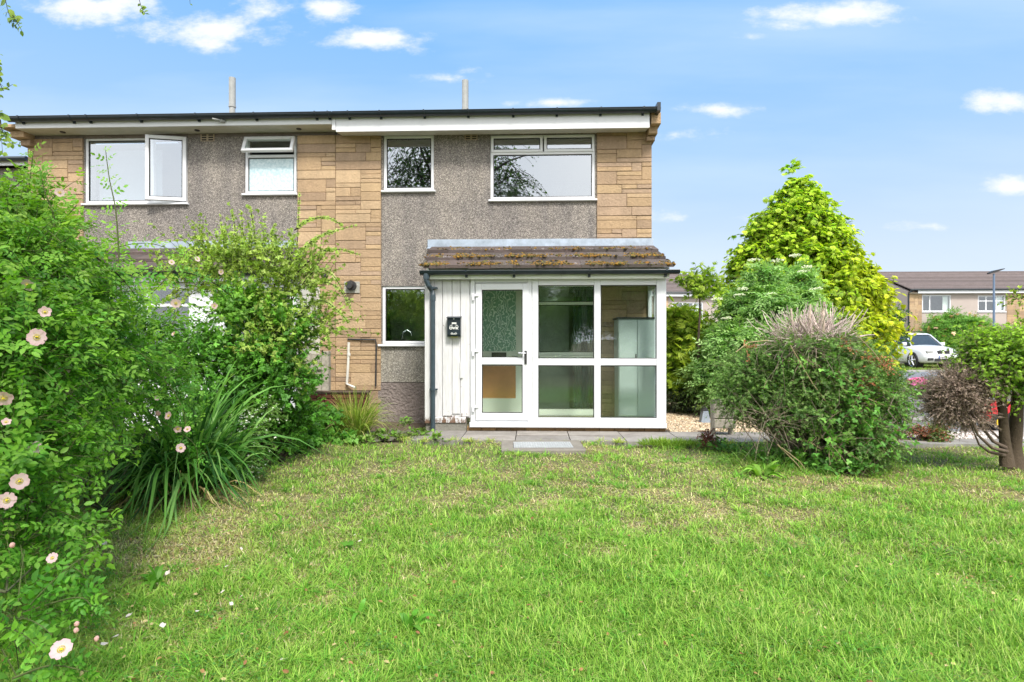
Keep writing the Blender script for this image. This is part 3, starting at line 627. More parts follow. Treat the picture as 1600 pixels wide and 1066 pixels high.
# stone corbels carrying the end of the fascia
mb = MB()
for k, (a, b, y0) in enumerate([(pz(221, 9.5, 1000), pz(214, 9.5, 1000), 9.46), (pz(213, 9.5, 1000), pz(200, 9.5, 1000), 9.38), (pz(199, 9.4, 1000), pz(178, 9.3, 1000), 9.25)]):
    mb.box(xE - .10 + k * .015, xE + .035 + k * .025, y0, YW + .3, a, b, STONE[k], bev=.008)
mb.build('corbel', 'stone_blocks', hr)
# fascia and soffit
xF = X(1015, YF)
mb = MB(); mb.box(X(525, YF), xF, YF, YF + .03, zFb, zFt); mb.build('fascia', 'fascia_white', hr)
mb = MB(); zs = pz(207, YW, 1000)
mb.prism([(YF + .03, zFb), (YF + .03, zFb + .02), (YW, zs + .02), (YW, zs)], 'x', X(525, YF), xF - .01); mb.build('soffit', 'soffit', hr)
gutter(hr, X(525, YF) - .02, X(1031, YF - .07), YF - .062, ZG, .066, [X(p, YF) for p in (547, 596, 664, 732, 802, 870, 938, 1004)])
mb = MB(); mb.box(X(1026, YF - .1), X(1031.5, YF - .1), YF - .15, YF + .1, ZG - .06, ZG + .07); mb.build('gutter_stop', 'gutter_black', hr)
def vent(t, px0, px1, py0, py1):
    a, b, c_, d = opn(px0, px1, py0, py1); mb = MB(); mb.cur = (.45, .36, .26)
    mb.box(a, b, YW - .012, YW + .02, c_, d); v = mb.build('air_brick', 'stone_blocks', t)
    mb = MB()
    for i in range(2):
        for k in range(3):
            w, h = (b - a) / 2, (d - c_) / 3
            mb.box(a + i * w + .02, a + (i + 1) * w - .015, YW - .014, YW - .0135, c_ + k * h + .01, c_ + (k + 1) * h - .007)
    mb.build('slot', 'black_rubber', v)
vent(hr, 726, 746, 208.5, 219)
# windows
def window(t, o, lay, glassmat='glass_upstairs', fmat='upvc', sill=True, y=YW + .02, fw=.05):
    x0, x1, z0, z1 = o; mb = MB(); ring(mb, x0, x1, z0, z1, y, y + .07, fw)
    for (kind, a) in lay.get('bars', []):
        if kind == 'h': mb.box(x0 + fw, x1 - fw, y + .002, y + .068, a - .025, a + .025, bev=.006)
        else: mb.box(a - .025, a + .025, y + .004, y + .066, lay.get('vz', z0 + fw), z1 - fw, bev=.006)
    w = mb.build('window', fmat, t); g = MB()
    for (a, b, c_, d, sash) in lay['panes']:
        if sash:
            m2 = MB(); ring(m2, a, b, c_, d, y - .022, y + .03, .045); s = m2.build('sash', fmat, w); a, b, c_, d = a + .045, b - .045, c_ + .045, d - .045
            gasket(g, a, b, c_, d, y - .002); pane(s, a, b, c_, d, y + .012, glassmat)
        else: gasket(g, a, b, c_, d, y + .012); pane(w, a, b, c_, d, y + .026, glassmat)
    if g.v: g.build('seal', 'black_rubber', w)
    if sill:
        m2 = MB(); m2.box(x0 - .03, x1 + .03, YW - .055, y + .02, z0 - .035, z0 - .002, bev=.01); m2.build('sill', 'upvc', w)
    return w
def fill(o, fw=.05): return (o[0] + fw, o[1] - fw, o[2] + fw, o[3] - fw)
window(hr, W1, {'panes': [(*fill(W1), False)]})
zt = pz(239, YW); xm = X(849, YW)
window(hr, W2, {'bars': [('h', zt)], 'panes': [(W2[0] + .01, xm - .01, zt + .012, W2[3] - .01, True), (xm + .01, W2[1] - .01, zt + .012, W2[3] - .01, True), (W2[0] + .05, W2[1] - .05, W2[2] + .05, zt - .025, False)]})
window(hr, W3, {'panes': [(*fill(W3), False)]}, 'glass_kitchen', sill=False)
mb = MB(); mb.box(W3[0] - .06, X(668, YW), YW - .06, YW + .04, W3[2] - .04, W3[2] - .002, bev=.01); mb.build('window_sill', 'upvc', hr)
# window inside the porch: top light, main pane, lower panel
za, zb, zc_ = pz(474, YW, 880), pz(553, YW, 880), pz(640, YW, 880)
w = window(hr, IW, {'bars': [('h', za), ('h', zb)], 'panes': [(IW[0] + .05, IW[1] - .05, za + .025, IW[3] - .05, False), (IW[0] + .05, IW[1] - .05, zb + .025, za - .025, False), (IW[0] + .05, IW[1] - .05, IW[2] + .12, zb - .07, False)]}, 'glass_clear', 'upvc_cream', sill=False)
mb = MB(); mb.box(IW[0] + .02, IW[1] - .02, YW - .05, YW + .02, zb - .06, zb - .028); mb.build('window_board', 'upvc_cream', hr); mb = MB(); mb.box(IW[0] + .03, IW[1] - .03, YW + .0, YW + .1, IW[2] + .02, IW[2] + .12); mb.build('bottom_panel', 'upvc_cream', hr)
mb = MB()
xs = np.linspace(X(897, YW), X(932, YW), 15)
for i in range(14): mb.prism([(xs[i], YW + .2 + .04 * (i % 2)), (xs[i + 1], YW + .2 + .04 * ((i + 1) % 2)), (xs[i + 1], YW + .21 + .04 * ((i + 1) % 2)), (xs[i], YW + .21 + .04 * (i % 2))], 'z', .15, 2.3)
mb.build('curtain', 'dark_green_cloth', hr)
mb = MB(); mb.box(X(800, YW), X(893, YW), YW + .75, YW + .78, .13, 2.35); mb.build('added_backing', 'room_wall', hr); mb = MB(); mb.box(X(575, YW), X(720, YW), YW + 1.6, YW + 1.63, .13, 2.35); mb.build('added_backing', 'room_wall', hr)  # pale panels added close behind the panes to lighten the dark rooms
mb = MB(); t_ = [px3(622, 528, YW + .12), px3(628, 522, YW + .12), px3(634, 519, YW + .12), px3(640, 522, YW + .12), px3(642, 529, YW + .12)] if False else [(X(628, YW + .2), YW + .2, 1.38), (X(630, YW + .2), YW + .2, 1.5), (X(636, YW + .2), YW + .2, 1.54), (X(642, YW + .2), YW + .2, 1.5), (X(643, YW + .2), YW + .2, 1.44)]
mb.tube(t_, .012, 8); mb.build('kitchen_tap', 'chrome', hr)
# inner front door
d = MB(); x0, x1, z0, z1 = ID; ring(d, x0, x1, z0, z1, YW + .02, YW + .08, .05)
zl0, zl1 = pz(560, YW, 780), pz(549, YW, 780)
d.box(x0 + .05, x1 - .05, YW + .03, YW + .075, zl0 - .12, zl1); d.box(x0 + .05, x0 + .12, YW + .031, YW + .074, z0 + .05, z1 - .05); d.box(x1 - .17, x1 - .05, YW + .031, YW + .074, z0 + .05, z1 - .05); d.box(x0 + .1, x1 - .1, YW + .032, YW + .073, z0 + .05, z0 + .32)
door = d.build('inner_door', 'upvc_cream', hr)
mb = MB(); mb.box(x0 + .12, x1 - .17, YW + .045, YW + .055, zl1, z1 - .05); mb.build('patterned_pane', 'patterned_glass', door)
mb = MB(); mb.box(x0 + .12, x1 - .17, YW + .04, YW + .055, z0 + .32, zl0 - .12); mb.build('door_panel', 'brown_door', door)
mb = MB(); mb.box(X(768, YW), X(791, YW), YW + .015, YW + .03, zl0 + .01, zl1 - .02); mb.build('letter_slot', 'iron', door)
mb = MB(); mb.tube([(x1 - .14, YW + .03, 1.1), (x1 - .14, YW - .02, 1.1), (x1 - .24, YW - .02, 1.1)], .012, 6); mb.build('door_handle', 'steel', door)
# wall furniture: flue terminal with its plate, small black vent cap, pipes
mb = MB(); c = W(551, 447, YW); mb.box(c.x - .13, c.x + .13, YW - .042, YW - .02, c.z - .12, c.z + .07, (.40, .39, .35)); pl = mb.build('flue_plate', 'stone_blocks', hr)
mb = MB(); mb.tube([(c.x, YW - .03, c.z), (c.x, YW - .10, c.z)], .082, 16); mb.tube([(c.x, YW - .08, c.z), (c.x, YW - .20, c.z)], .05, 14); mb.tube([(c.x, YW - .18, c.z), (c.x, YW - .21, c.z)], .06, 14); mb.build('boiler_flue', 'iron', hr)
mb = MB(); c = W(510, 432, YW); mb.tube([(c.x, YW - .02, c.z), (c.x, YW - .12, c.z)], .04, 12); mb.ico((c.x, YW - .12, c.z), .05, seed=1, jit=0); mb.build('vent_cap', 'iron', hr)
mb = MB()
def px3(px, py, y): v = W(px, py, y); return (v.x, v.y, v.z)
mb.tube([px3(543, 530, YW - .05), px3(587, 531, YW - .05), px3(588, 540, YW - .05), px3(587, 604, YW - .05)], .014, 8); mb.build('gas_pipe', 'iron', hr)
mb = MB(); mb.tube([px3(545, 535, YW - .08), px3(544, 570, YW - .08), px3(542, 600, YW - .08), px3(555, 606, YW - .12)], .022, 8); mb.tube([px3(545, 552, YW - .08), px3(545, 556, YW - .08)], .03, 8)
mb.build('waste_pipe', 'pvc_pipe', hr)
def flue_pipe(t, px, py, Y=12.3):
    c = W(px, py, Y); zb = HT + .1 + (Y - 9.24) * .31; j = c.z - .62
    mb = MB(); mb.tube([(c.x, Y, zb), (c.x, Y, j)], .062, 14); mb.tube([(c.x, Y, j), (c.x, Y, c.z)], .07, 14); mb.tube([(c.x, Y, j - .02), (c.x, Y, j + .02)], .076, 14); mb.build('flue_pipe', 'flue', t, smooth=False)
flue_pipe(hr, 727, 126)

# ---- left-hand house
hl = empty('terraced_house', (xL, YW, 0), 'neighbouring terraced house with open casement window and white soffit, left of the end house', 'house', 'terraced houses of one row')
house_shell(hl, xL, xA - .001)
xS = X(131, YW)
mb = MB(); mb.cur = (1, 1, 1); holed(mb, xS, xB, 0, HT, YW, YW + .26, [W4, W5]); mb.build('front_wall', 'pebbledash', hl)
mb = MB(); mb.cur = (.25, .18, .12); mb.box(xL, xS - .002, YW, YW + .26, -.1, HT - .001); mb.box(xB + .002, xA - .002, YW, YW + .26, -.1, HT - .001)
mb = MB(); mb.cur = (.25, .18, .12); mb.box(xL, xS - .002, YW, YW + .26, -.1, HT - .001); stone_panel(mb, xL, xS - .004, .3, HT, YW, 12); mb.build('stone_cladding', 'stone_blocks', hl)
mb = MB(); mb.cur = (.25, .18, .12); mb.box(xB + .002, xA - .002, YW, YW + .26, -.1, HT - .001); stone_panel(mb, xB + .004, xA - .001, .15, HT, YW, 15); mb.build('stone_cladding', 'stone_blocks', hl)
mb = MB()
for k, (a, b, y0) in enumerate([(HT - .14, HT - .04, 9.46), (HT - .035, zFbL + .02, 9.36), (zFbL + .025, zFt - .02, 9.24)]):
    mb.box(xL - .05 - k * .09, xL + .12 - k * .02, y0, YW + .3, a, b, STONE[k], bev=.008)
mb.build('corbel', 'stone_blocks', hl)
xG0 = X(14, YF - .06); xf0 = X(24, YF)
mb = MB(); mb.box(xf0, X(409, YF), YF, YF + .03, zFbL, zFt); mb.box(X(409, YF) + .003, X(518, YF), YF, YF + .03, zFbL, zFt); mb.box(X(519, YF), X(524.5, YF), YF - .01, YF + .03, zFb + .03, zFt + .01); mb.build('fascia', 'fascia_white', hl)
mb = MB()
for k in range(4):                              # soffit boards
    y0 = YF + .03 + k * .08; mb.box(xf0, X(525, YF), y0 + .002, y0 + .078, zFbL + .0, zFbL + .014)
mb.box(xf0, X(525, YF), YF + .03, YW, zFbL + .006, zFbL + .02); mb.build('soffit', 'soffit', hl)
for px in (98, 308, 467):
    c = X(px, YF + .19); mb = MB(); mb.tube([(c, YF + .19, zFbL - .01), (c, YF + .19, zFbL + .006)], .042, 14); mb.build('soffit_vent', 'iron', hl)
mb = MB(); c = W(344, 189, YF - .03); mb.tube([(c.x + .06, YF, c.z), (c.x + .02, YF - .06, c.z)], .03, 10); mb.tube([(c.x + .02, YF - .06, c.z), (c.x - .09, YF - .10, c.z + .01)], .014, 8); mb.build('outside_light', 'flue', hl)
gutter(hl, xG0, X(525, YF) - .03, YF - .062, ZG, .066, [X(p, YF) for p in (38, 117, 143, 222, 312, 402, 496, 516)])
vent(hl, 314, 335, 210, 221)
flue_pipe(hl, 363, 122)
# big window with its right-hand casement swung open
y = YW + .02; x0, x1, z0, z1 = W4; xc = X(236, YW)
mb = MB(); ring(mb, x0, x1, z0, z1, y, y + .07, .05); mb.box(xc - .03, xc + .03, y + .002, y + .068, z0 + .05, z1 - .05, bev=.006); w = mb.build('window', 'upvc', hl)
g = MB(); gasket(g, x0 + .05, xc - .03, z0 + .05, z1 - .05, y + .012); g.build('seal', 'black_rubber', w); pane(w, x0 + .05, xc - .03, z0 + .05, z1 - .05, y + .026)
mb = MB(); mb.box(x0 - .03, x1 + .03, YW - .055, y + .02, z0 - .035, z0 - .002, bev=.01); mb.build('sill', 'upvc', w)
mb = MB(); ring(mb, -(x1 - xc) + .0, 0, z0 + .02, z1 - .02, -.03, .025, .06)
sash = mb.build('open_sash', 'upvc', w, local=True); sash.location = Vector((x1 - .01, YW - .005, 0)) - Vector(ORG[w.name]); sash.rotation_euler = (0, 0, R(13)); ORG[sash.name] = (0, 0, 0)
mb = MB(); mb.box(-(x1 - xc) + .07, -.07, -.008, -.004, z0 + .08, z1 - .08); mb.build('pane', 'glass_upstairs', sash, local=True)
mb = MB(); gasket(mb, -(x1 - xc) + .06, -.06, z0 + .08, z1 - .08, -.02); mb.build('seal', 'black_rubber', sash, local=True)
mb = MB(); mb.box(x0 + .03, xc, YW + .30, YW + .31, z0 - .1, z1 - .13); mb.build('roller_blind', 'blind', hl)
# small window, top light tilted open
x0, x1, z0, z1 = W5; zt = pz(243, YW, 420)
mb = MB(); ring(mb, x0, x1, z0, z1, y, y + .07, .05); mb.box(x0 + .05, x1 - .05, y + .002, y + .068, zt - .03, zt + .02, bev=.006); w = mb.build('window', 'upvc', hl)
pane(w, x0 + .05, x1 - .05, z0 + .05, zt - .03, y + .026, 'obscure_glass'); g = MB(); gasket(g, x0 + .05, x1 - .05, z0 + .05, zt - .03, y + .012); g.build('seal', 'black_rubber', w)
mb = MB(); mb.box(x0 - .03, x1 + .03, YW - .055, y + .02, z0 - .035, z0 - .002, bev=.01); mb.build('sill', 'upvc', w)
h = z1 - zt - .0
mb = MB(); ring(mb, x0 + .01, x1 - .01, -h, -.01, -.03, .025, .055)
sash = mb.build('open_sash', 'upvc', w, local=True); sash.location = Vector((0, YW - .0, z1)) - Vector(ORG[w.name]); sash.rotation_euler = (R(-24), 0, 0)
mb = MB(); mb.box(x0 + .065, x1 - .065, -.01, -.006, -h + .055, -.065); pn = mb.build('pane', 'glass_clear', sash, local=True)
print('sash', h)

# ---- set-back terrace at the far left
hb = empty('terraced_house', (X(50, 12.2), 12.2, 0), 'grey pebbledashed house end set back beyond the left gable', 'house')
mb = MB(); mb.cur = (1, 1, 1); zt_ = pz(263, 12.2, 20); mb.box(-22, X(52, 12.2), 12.2, 20, -.2, zt_); mb.build('wall', 'pebbledash', hb)
mb = MB(); mb.box(-22, X(52, 12.2) + .1, 12.0, 12.03, zt_, zt_ + .12); mb.build('fascia', 'fascia_white', hb)
mb = MB(); mb.cur = (.16, .13, .12); mb.prism([(11.9, zt_ + .13), (16.2, zt_ + 1.3), (20.3, zt_ + .13)], 'x', -22, X(52, 12.2) + .1); mb.build('roof', 'roof_tile', hb)
mb = MB(); mb.tube([(-22, 11.92, zt_ + .12), (X(52, 12.2) + .1, 11.92, zt_ + .12)], .05, 8); mb.build('gutter', 'gutter_black', hb)

# ================================================================== PORCHES
def mono_roof(t, x0, x1, xw0, xw1, ye, ze, yw, zw, courses, seed, moss=True):
    """lean-to roof of flat interlocking tiles; eaves (ye,ze) to wall (yw,zw)"""
    rr = random.Random(seed); rg = np.random.default_rng(seed); mb = MB(); slope = (zw - ze) / (yw - ye)
    ms = []
    for k in range(courses):
        ya = ye + (yw - ye) * k / courses; yb = ye + (yw - ye) * (k + 1) / courses + .07
        a0 = x0 + (xw0 - x0) * k / courses; a1 = x1 + (xw1 - x1) * k / courses
        n = round((a1 - a0) / .33); st = (a1 - a0) / n; off = (k % 2) * .5 * st
        x = a0 - (st - off if off else 0)
        while x < a1 - .01:
            xa, xb = max(x, a0), min(x + st, a1)
            if xb - xa > .03:
                dz = rr.uniform(-.004, .006); g = rr.uniform(.75, 1.2); pk = rr.uniform(-.01, .012)
                mb.cur = ((.098 + pk * .6) * g, .078 * g, .072 * g)
                z0 = ze + (ya - ye) * slope + .062 + dz; z1 = ze + (yb - ye) * slope + .010
                mb.prism([(ya + .004, z0 - .044), (ya, z0), (yb, z1), (yb, z1 - .02)], 'x', xa + .0025, xb - .0025)
            x += st
        if moss:
            cnt = int((a1 - a0) * (260 if k < courses - 1 else 60))
            px_ = rg.uniform(a0, a1, cnt); cl = np.sin(px_ * 7 + k * 2) + np.sin(px_ * 17 + k) * .7 + rg.normal(size=cnt) * .6
            for j in range(cnt):
                if cl[j] < -.25: continue
                q = abs(rg.normal()) * .15; yy = ya + min(q, .36) + .0
                zz = ze + (yy - ye) * slope + .062 - .12 * (yy - ya)
                ms.append((px_[j], yy + .01, zz, rg.uniform(.010, .036)))
    rf = mb.build('roof', 'roof_tile', t)
    if moss and ms:
        M = np.array(ms); n = len(M); kk = 5
        P = np.repeat(M[:, :3], kk, 0) + rg.normal(size=(n * kk, 3)) * [.02, .018, .004]
        mc = np.array([(.20, .10, .018), (.26, .15, .025), (.09, .065, .02), (.045, .035, .02), (.12, .11, .035)])[rg.integers(0, 5, n * kk)]
        V, Fc, C = scatter(octv, octf, P, rg.normal(size=(n * kk, 3)), np.tile([0, 0, 1.], (n * kk, 1)), np.repeat(M[:, 3], kk) * rg.uniform(.4, 1, n * kk), mc)
        nbuild('moss', V, Fc, C, 'pebbles', rf)
        cnt = 1500; P = np.stack([rg.uniform(x0 + .1, x1 - .1, cnt), rg.uniform(ye + .03, yw - .05, cnt), np.zeros(cnt)], 1)   # pale lichen crusts
        fr = ((P[:, 1] - ye) / (yw - ye) * courses) % 1
        P[:, 2] = ze + (P[:, 1] - ye) * slope + .064 - .052 * fr
        mc = np.tile([.42, .39, .38], (cnt, 1)) * rg.uniform(.7, 1.2, (cnt, 1))
        V, Fc, C = scatter(octv * [1, 1, .12], octf, P, rg.normal(size=(cnt, 3)) * [1, 1, 0], np.tile([0, -slope, 1.], (cnt, 1)), rg.uniform(.005, .026, cnt), mc)
        nbuild('lichen', V, Fc, C, 'pebbles', rf)
    return rf
YP = 8.5
p0, p1 = X(664, YP), X(1041, YP)
PZ0, PZt = pz(664, YP), pz(437, YP)
po = empty('porch', (p0, YP, 0), 'white glazed lean-to porch with mossy tiled roof on the end house', 'porch')
# base: brick course and concrete edge
mb = MB(); x = X(740, YP) - .1; rr = random.Random(2)
while x < p1 - .02:
    g = rr.uniform(.7, 1.2); mb.box(x, min(x + .21, p1 - .01), YP + .015, YP + .12, .02, PZ0 - .035, (.26 * g, .16 * g, .075 * g), bev=.004); x += .218
mb.cur = (.24, .23, .20); mb.box(p0 + .01, X(740, YP) - .11, YP + .02, YP + .12, -.02, pz(655, YP)); mb.cur = (.28, .19, .11); mb.box(p1 - .12, p1 - .01, YP + .13, YW - .03, -.02, PZ0 - .035); mb.cur = (.22, .2, .18); mb.box(p0 + .01, p0 + .1, YP + .13, YW - .03, -.02, PZ0)
mb.build('base', 'stone_blocks', po)
mb = MB(); mb.box(p0 + .1, p1 - .12, YP + .12, YW - .03, -.02, .12); mb.build('floor', 'olive_floor', po)
# white corner post and side cladding, vertical boards with peeling paint
mb = MB(); mb.box(p0, X(672, YP), YP - .02, YP + .06, pz(662, YP), PZt + .02, bev=.005); mb.box(p0, p0 + .03, YP + .061, YW - .03, .1, PZt + .02); mb.build('corner_post', 'peeling_paint', po)
mb = MB(); bx = [672, 678, 691, 706, 719, 733.5]
rr = random.Random(9)
for i in range(5):
    a, b = X(bx[i], YP) + .003, X(bx[i + 1], YP) - .004; yb = rr.uniform(0, .006)
    mb.box(a, b, YP + .012 + yb, YP + .035, pz(652 + rr.uniform(-5, 3), YP), PZt, bev=.006)
mb.box(X(672, YP), X(735, YP), YP + .036, YP + .06, pz(654, YP), PZt); mb.build('cladding', 'peeling_paint', po)
mb = MB(); mb.box(X(672, YP), X(728, YP), YP + .0, YP + .03, pz(661.5, YP), pz(652, YP) - .004, bev=.005); mb.build('skirting', 'peeling_paint', po)
mb = MB(); mb.box(X(719, YP), X(723, YP), YP - .004, YP + .014, pz(591, YP), pz(566, YP)); mb.build('patch_strip', 'peeling_paint', po)
# fascia, gutter, roof
yf = 8.40; zf0, zf1 = pz(436, yf), pz(424, yf)
mb = MB(); mb.box(X(672, yf), X(877, yf) - .002, yf, yf + .02, zf0, zf1 + .05); mb.box(X(877, yf) + .001, X(1046, yf), yf, yf + .02, zf0, zf1 + .05); mb.build('fascia', 'upvc_cream', po)
mb = MB(); mb.box(p0, X(1046, yf), yf + .02, YP + .04, zf0 + .02, zf0 + .035); mb.build('soffit', 'soffit', po)
mb = MB(); mb.box(p0 + .04, p1 - .07, YP + .07, YW - .05, PZt + .03, PZt + .05); mb.build('ceiling', 'upvc_cream', po)
yg = 8.335; zg = pz(424, yg)
gutter(po, X(657, yg), X(1061, yg), yg, zg, .052, [X(p, yg) for p in (728.5, 803, 921, 1041)])
rx0, rx1 = X(661, 8.28), X(1053, 8.28)
mono_roof(po, rx0, rx1, X(671, YW), X(1019, YW), 8.28, pz(421, 8.28), YW, pz(386, YW), 3, 5)
mb = MB(); mb.prism([(YP + .05, PZt + .06), (YP + .05, pz(420, 8.28) + .06), (YW, pz(387, YW) - .03), (YW, PZt + .06)], 'x', p0 + .02, p0 + .05); mb.build('cheek', 'upvc_cream', po); mb = MB(); mb.prism([(YP + .05, PZt + .06), (YP + .05, pz(420, 8.28) + .06), (YW, pz(387, YW) - .03), (YW, PZt + .06)], 'x', p1 - .05, p1 - .02); mb.build('cheek', 'upvc_cream', po)
mb = MB(); zf_, zt_ = pz(386, YW - .02), pz(374, YW - .02); xs = [X(p, YW) for p in (669, 744, 815, 914, 940, 978, 1019)]
for i in range(6):
    a, b = xs[i], xs[i + 1]; mb.prism([(YW - .045 - .001 * (i % 2), zf_ - .0), (YW - .045 - .001 * (i % 2), zt_ - .004 * (i % 2)), (YW - .0385, zt_), (YW - .038, zf_ + .01)], 'x', a, b + .01)
    mb.prism([(YW - .03, zf_ + .004), (YW - .16, zf_ - .035), (YW - .16, zf_ - .041), (YW - .03, zf_ - .004)], 'x', a, b + .01 if i < 5 else b)
mb.build('lead_flashing', 'lead', po)
# downpipe with swan neck
xd = X(676.5, 8.42)
mb = MB(); xg = X(666, yg)
mb.tube([(xg, yg, zg - .04), (xg, yg, zg - .13), (xg + .03, yg + .02, zg - .2), (xd - .02, 8.42, zg - .26), (xd, 8.42, zg - .33), (xd, 8.42, zg - .42)], .036, 12); mb.tube([(xd, 8.42, zg - .36), (xd, 8.42, .03)], .034, 14)
mb.tube([(xd, 8.42, zg - .42), (xd, 8.42, zg - .34)], .041, 14); mb.tube([(xg, yg, zg - .11), (xg, yg, zg - .03)], .045, 12)
for py in (450, 609): z = pz(py, 8.42, 676); mb.tube([(xd, 8.42, z - .012), (xd, 8.42, z + .012)], .042, 14); mb.box(xd - .055, xd + .06, 8.44, 8.49, z - .012, z + .012)
mb.build('downpipe', 'pipe_grey', po, smooth=False)
# door
def q(px): return X(px, YP)
def zz_(py): return pz(py, YP)
mb = MB(); ring(mb, q(735), q(831), zz_(660), PZt + .02, YP, YP + .07, (q(742) - q(735)), .03); fr = mb.build('door_frame', 'upvc', po)
mb = MB(); ring(mb, q(743), q(826.5), zz_(657), zz_(443), YP - .018, YP + .045, q(753) - q(743), zz_(645.5) - zz_(657)); mb.box(q(753), q(816.5), YP - .016, YP + .043, zz_(570), zz_(559), bev=.008)
dr = mb.build('door', 'upvc', po)
for n_, (a, b, m_) in enumerate(((559, 453, 'glass_clear'), (645.5, 570, 'glass_frosted'))):
    g = MB(); gasket(g, q(753), q(816.5), zz_(a), zz_(b), YP - .008); g.build('seal', 'black_rubber', dr); pane(dr, q(753), q(816.5), zz_(a), zz_(b), YP + .008, m_)
mb = MB(); mb.box(q(819.5), q(823.2), YP - .034, YP - .018, zz_(569), zz_(548), bev=.003); mb.build('handle_plate', 'iron', dr)
mb = MB(); mb.tube([(q(821.5), YP - .03, zz_(552)), (q(821.5), YP - .07, zz_(552)), (q(810), YP - .072, zz_(551.3))], .009, 8); mb.build('handle', 'chrome', dr)
for py in (464, 551, 638):
    z = zz_(py); mb = MB(); mb.box(q(738), q(741.5), YP - .04, YP - .019, z - .055, z + .05, bev=.004); mb.box(q(741.6), q(748), YP - .038, YP - .019, z + .005, z + .04, bev=.004); mb.build('hinge', 'upvc', dr)
# fixed glazing
mb = MB(); xo = [q(831.5), q(841), q(928.5), q(938.5), q(1026), q(1041)]; zo = [zz_(660), zz_(652.5), zz_(571), zz_(560.5), zz_(446), PZt + .02]
for (a, b) in ((0, 1), (2, 3), (4, 5)): mb.box(xo[a], xo[b], YP - .004 * (a != 2), YP + .066, zo[0], zo[5], bev=.006)
for (a, b) in ((1, 2), (3, 4)):
    for (c_, d_) in ((0, 1), (2, 3), (4, 5)): mb.box(xo[a], xo[b], YP + .002, YP + .064, zo[c_], zo[d_], bev=.006)
fx = mb.build('window_frame', 'upvc', po)
for (a, b) in ((1, 2), (3, 4)):
    for (c_, d_, m_) in ((1, 2, 'glass_frosted'), (3, 4, 'glass_clear')):
        g = MB(); gasket(g, xo[a], xo[b], zo[c_], zo[d_], YP + .012); g.build('seal', 'black_rubber', fx); pane(fx, xo[a], xo[b], zo[c_], zo[d_], YP + .026, m_)
mb = MB(); mb.box(q(734), q(1041), YP - .05, YP + .068, PZ0 - .035, zz_(660) - .002, bev=.01); mb.build('sill', 'upvc', po)
# right side glazing
mb = MB(); X1 = p1
for (a, b) in ((YP + .067, YP + .12), (YP + .52, YP + .57), (YW - .09, YW - .03)): mb.box(X1 - .065, X1 - .005, a, b, PZ0 - .03, PZt + .02)
for (a, b) in ((YP + .12, YP + .52), (YP + .57, YW - .09)):
    for (c_, d_) in ((PZ0 - .03, PZ0 + .05), (zo[2], zo[3]), (zo[4], zo[5])): mb.box(X1 - .063, X1 - .007, a, b, c_, d_)
sf = mb.build('side_frame', 'upvc', po)
for (a, b) in ((YP + .12, YP + .52), (YP + .57, YW - .09)):
    for (c_, d_, m_) in ((PZ0 + .05, zo[2], 'glass_frosted'), (zo[3], zo[4], 'glass_clear')): mb = MB(); mb.box(X1 - .04, X1 - .036, a, b, c_, d_); mb.build('pane', m_, sf)
# cabinet inside the porch
cb = empty('storage_cabinet', (X(975, 9.1), 9.1, .12), 'tall grey green metal cabinet with black top inside the porch', 'cabinet')
ca0, ca1 = X(993, 8.92), X(1029, 8.92); zc1 = pz(497, 8.95, 1000)
cl0 = ca0 - .0
mb = MB(); mb.box(ca0 - .26, min(ca1, p1 - .08), 8.95, 9.42, .13, zc1 - .02); mb.build('body', 'cabinet', cb)
mb = MB(); mb.box(ca0 - .28, p1 - .075, 8.93, 9.44, zc1 - .02, zc1 + .012); mb.build('top', 'iron', cb)
mb = MB(); mid = ca0 + .03; mb.box(ca0 - .25, mid - .004, 8.93, 8.949, .2, zc1 - .04, bev=.004); mb.box(mid + .004, p1 - .085, 8.93, 8.949, .2, zc1 - .04, bev=.004); mb.build('door', 'cabinet', cb)
mb = MB(); mb.box(mid - .03, mid - .015, 8.915, 8.93, 1.0, 1.15); mb.build('handle', 'iron', cb)
# post box on the boards
YB = YP - .09
bo = empty('post_box', (X(709, YP), YP, pz(527, YP)), 'black wall post box with white lettering on the boards left of the door', 'post box')
a0, a1, b0, b1 = X(698.8, YB), X(719.5, YB), pz(526, YB), pz(495, YB)
mb = MB(); mb.prism([(YP + .012, b0), (YB + .012, b0), (YB, b0 + .03), (YB, b1 - .01), (YP + .012, b1 + .01)], 'x', a0, a1); body = mb.build('body', 'gutter_black', bo)
mb = MB(); mb.prism([(YP + .013, b1 + .012), (YB - .02, b1 - .008), (YB - .02, b1 - .022), (YB - .012, b1 - .022), (YB - .012, b1 - .012), (YP + .013, b1 + .004)], 'x', a0 - .008, a1 + .008); mb.build('lid', 'gutter_black', bo)
mb = MB(); mb.box(X(706, YB), X(713.2, YB), YB - .004, YB - .001, pz(506, YB), pz(504, YB)); mb.build('name_plate', 'curtain_white', bo)
mb = MB(); c = W(709, 498.2, YB); mb.tube([(c.x, YB - .006, c.z), (c.x, YB + .002, c.z)], .010, 12); mb.build('lock', 'curtain_white', bo)
mb = MB(); mb.box(a0 + .05, a1 - .05, YP - .05, YP - .01, b0 - .012, b0 - .001); mb.build('foot', 'box_yellow', bo)
mb = MB(); cx = (a0 + a1) / 2; cz_ = pz(513, YB)
for sg in (-1, 1):                              # scrolls round the lettering
    mb.tube([(cx + sg * (.045 + .02 * math.cos(t)), YB - .003, cz_ + .02 + .022 * math.sin(t)) for t in np.linspace(-1.2, 3.6, 9)], .0025, 5)
    mb.tube([(cx + sg * .01, YB - .003, cz_ + .048), (cx + sg * .035, YB - .003, cz_ + .05), (cx + sg * .05, YB - .003, cz_ + .042)], .0025, 5)
    mb.tube([(cx + sg * .012, YB - .003, cz_ - .075), (cx + sg * .03, YB - .003, cz_ - .06), (cx + sg * .045, YB - .003, cz_ - .082)], .003, 5)
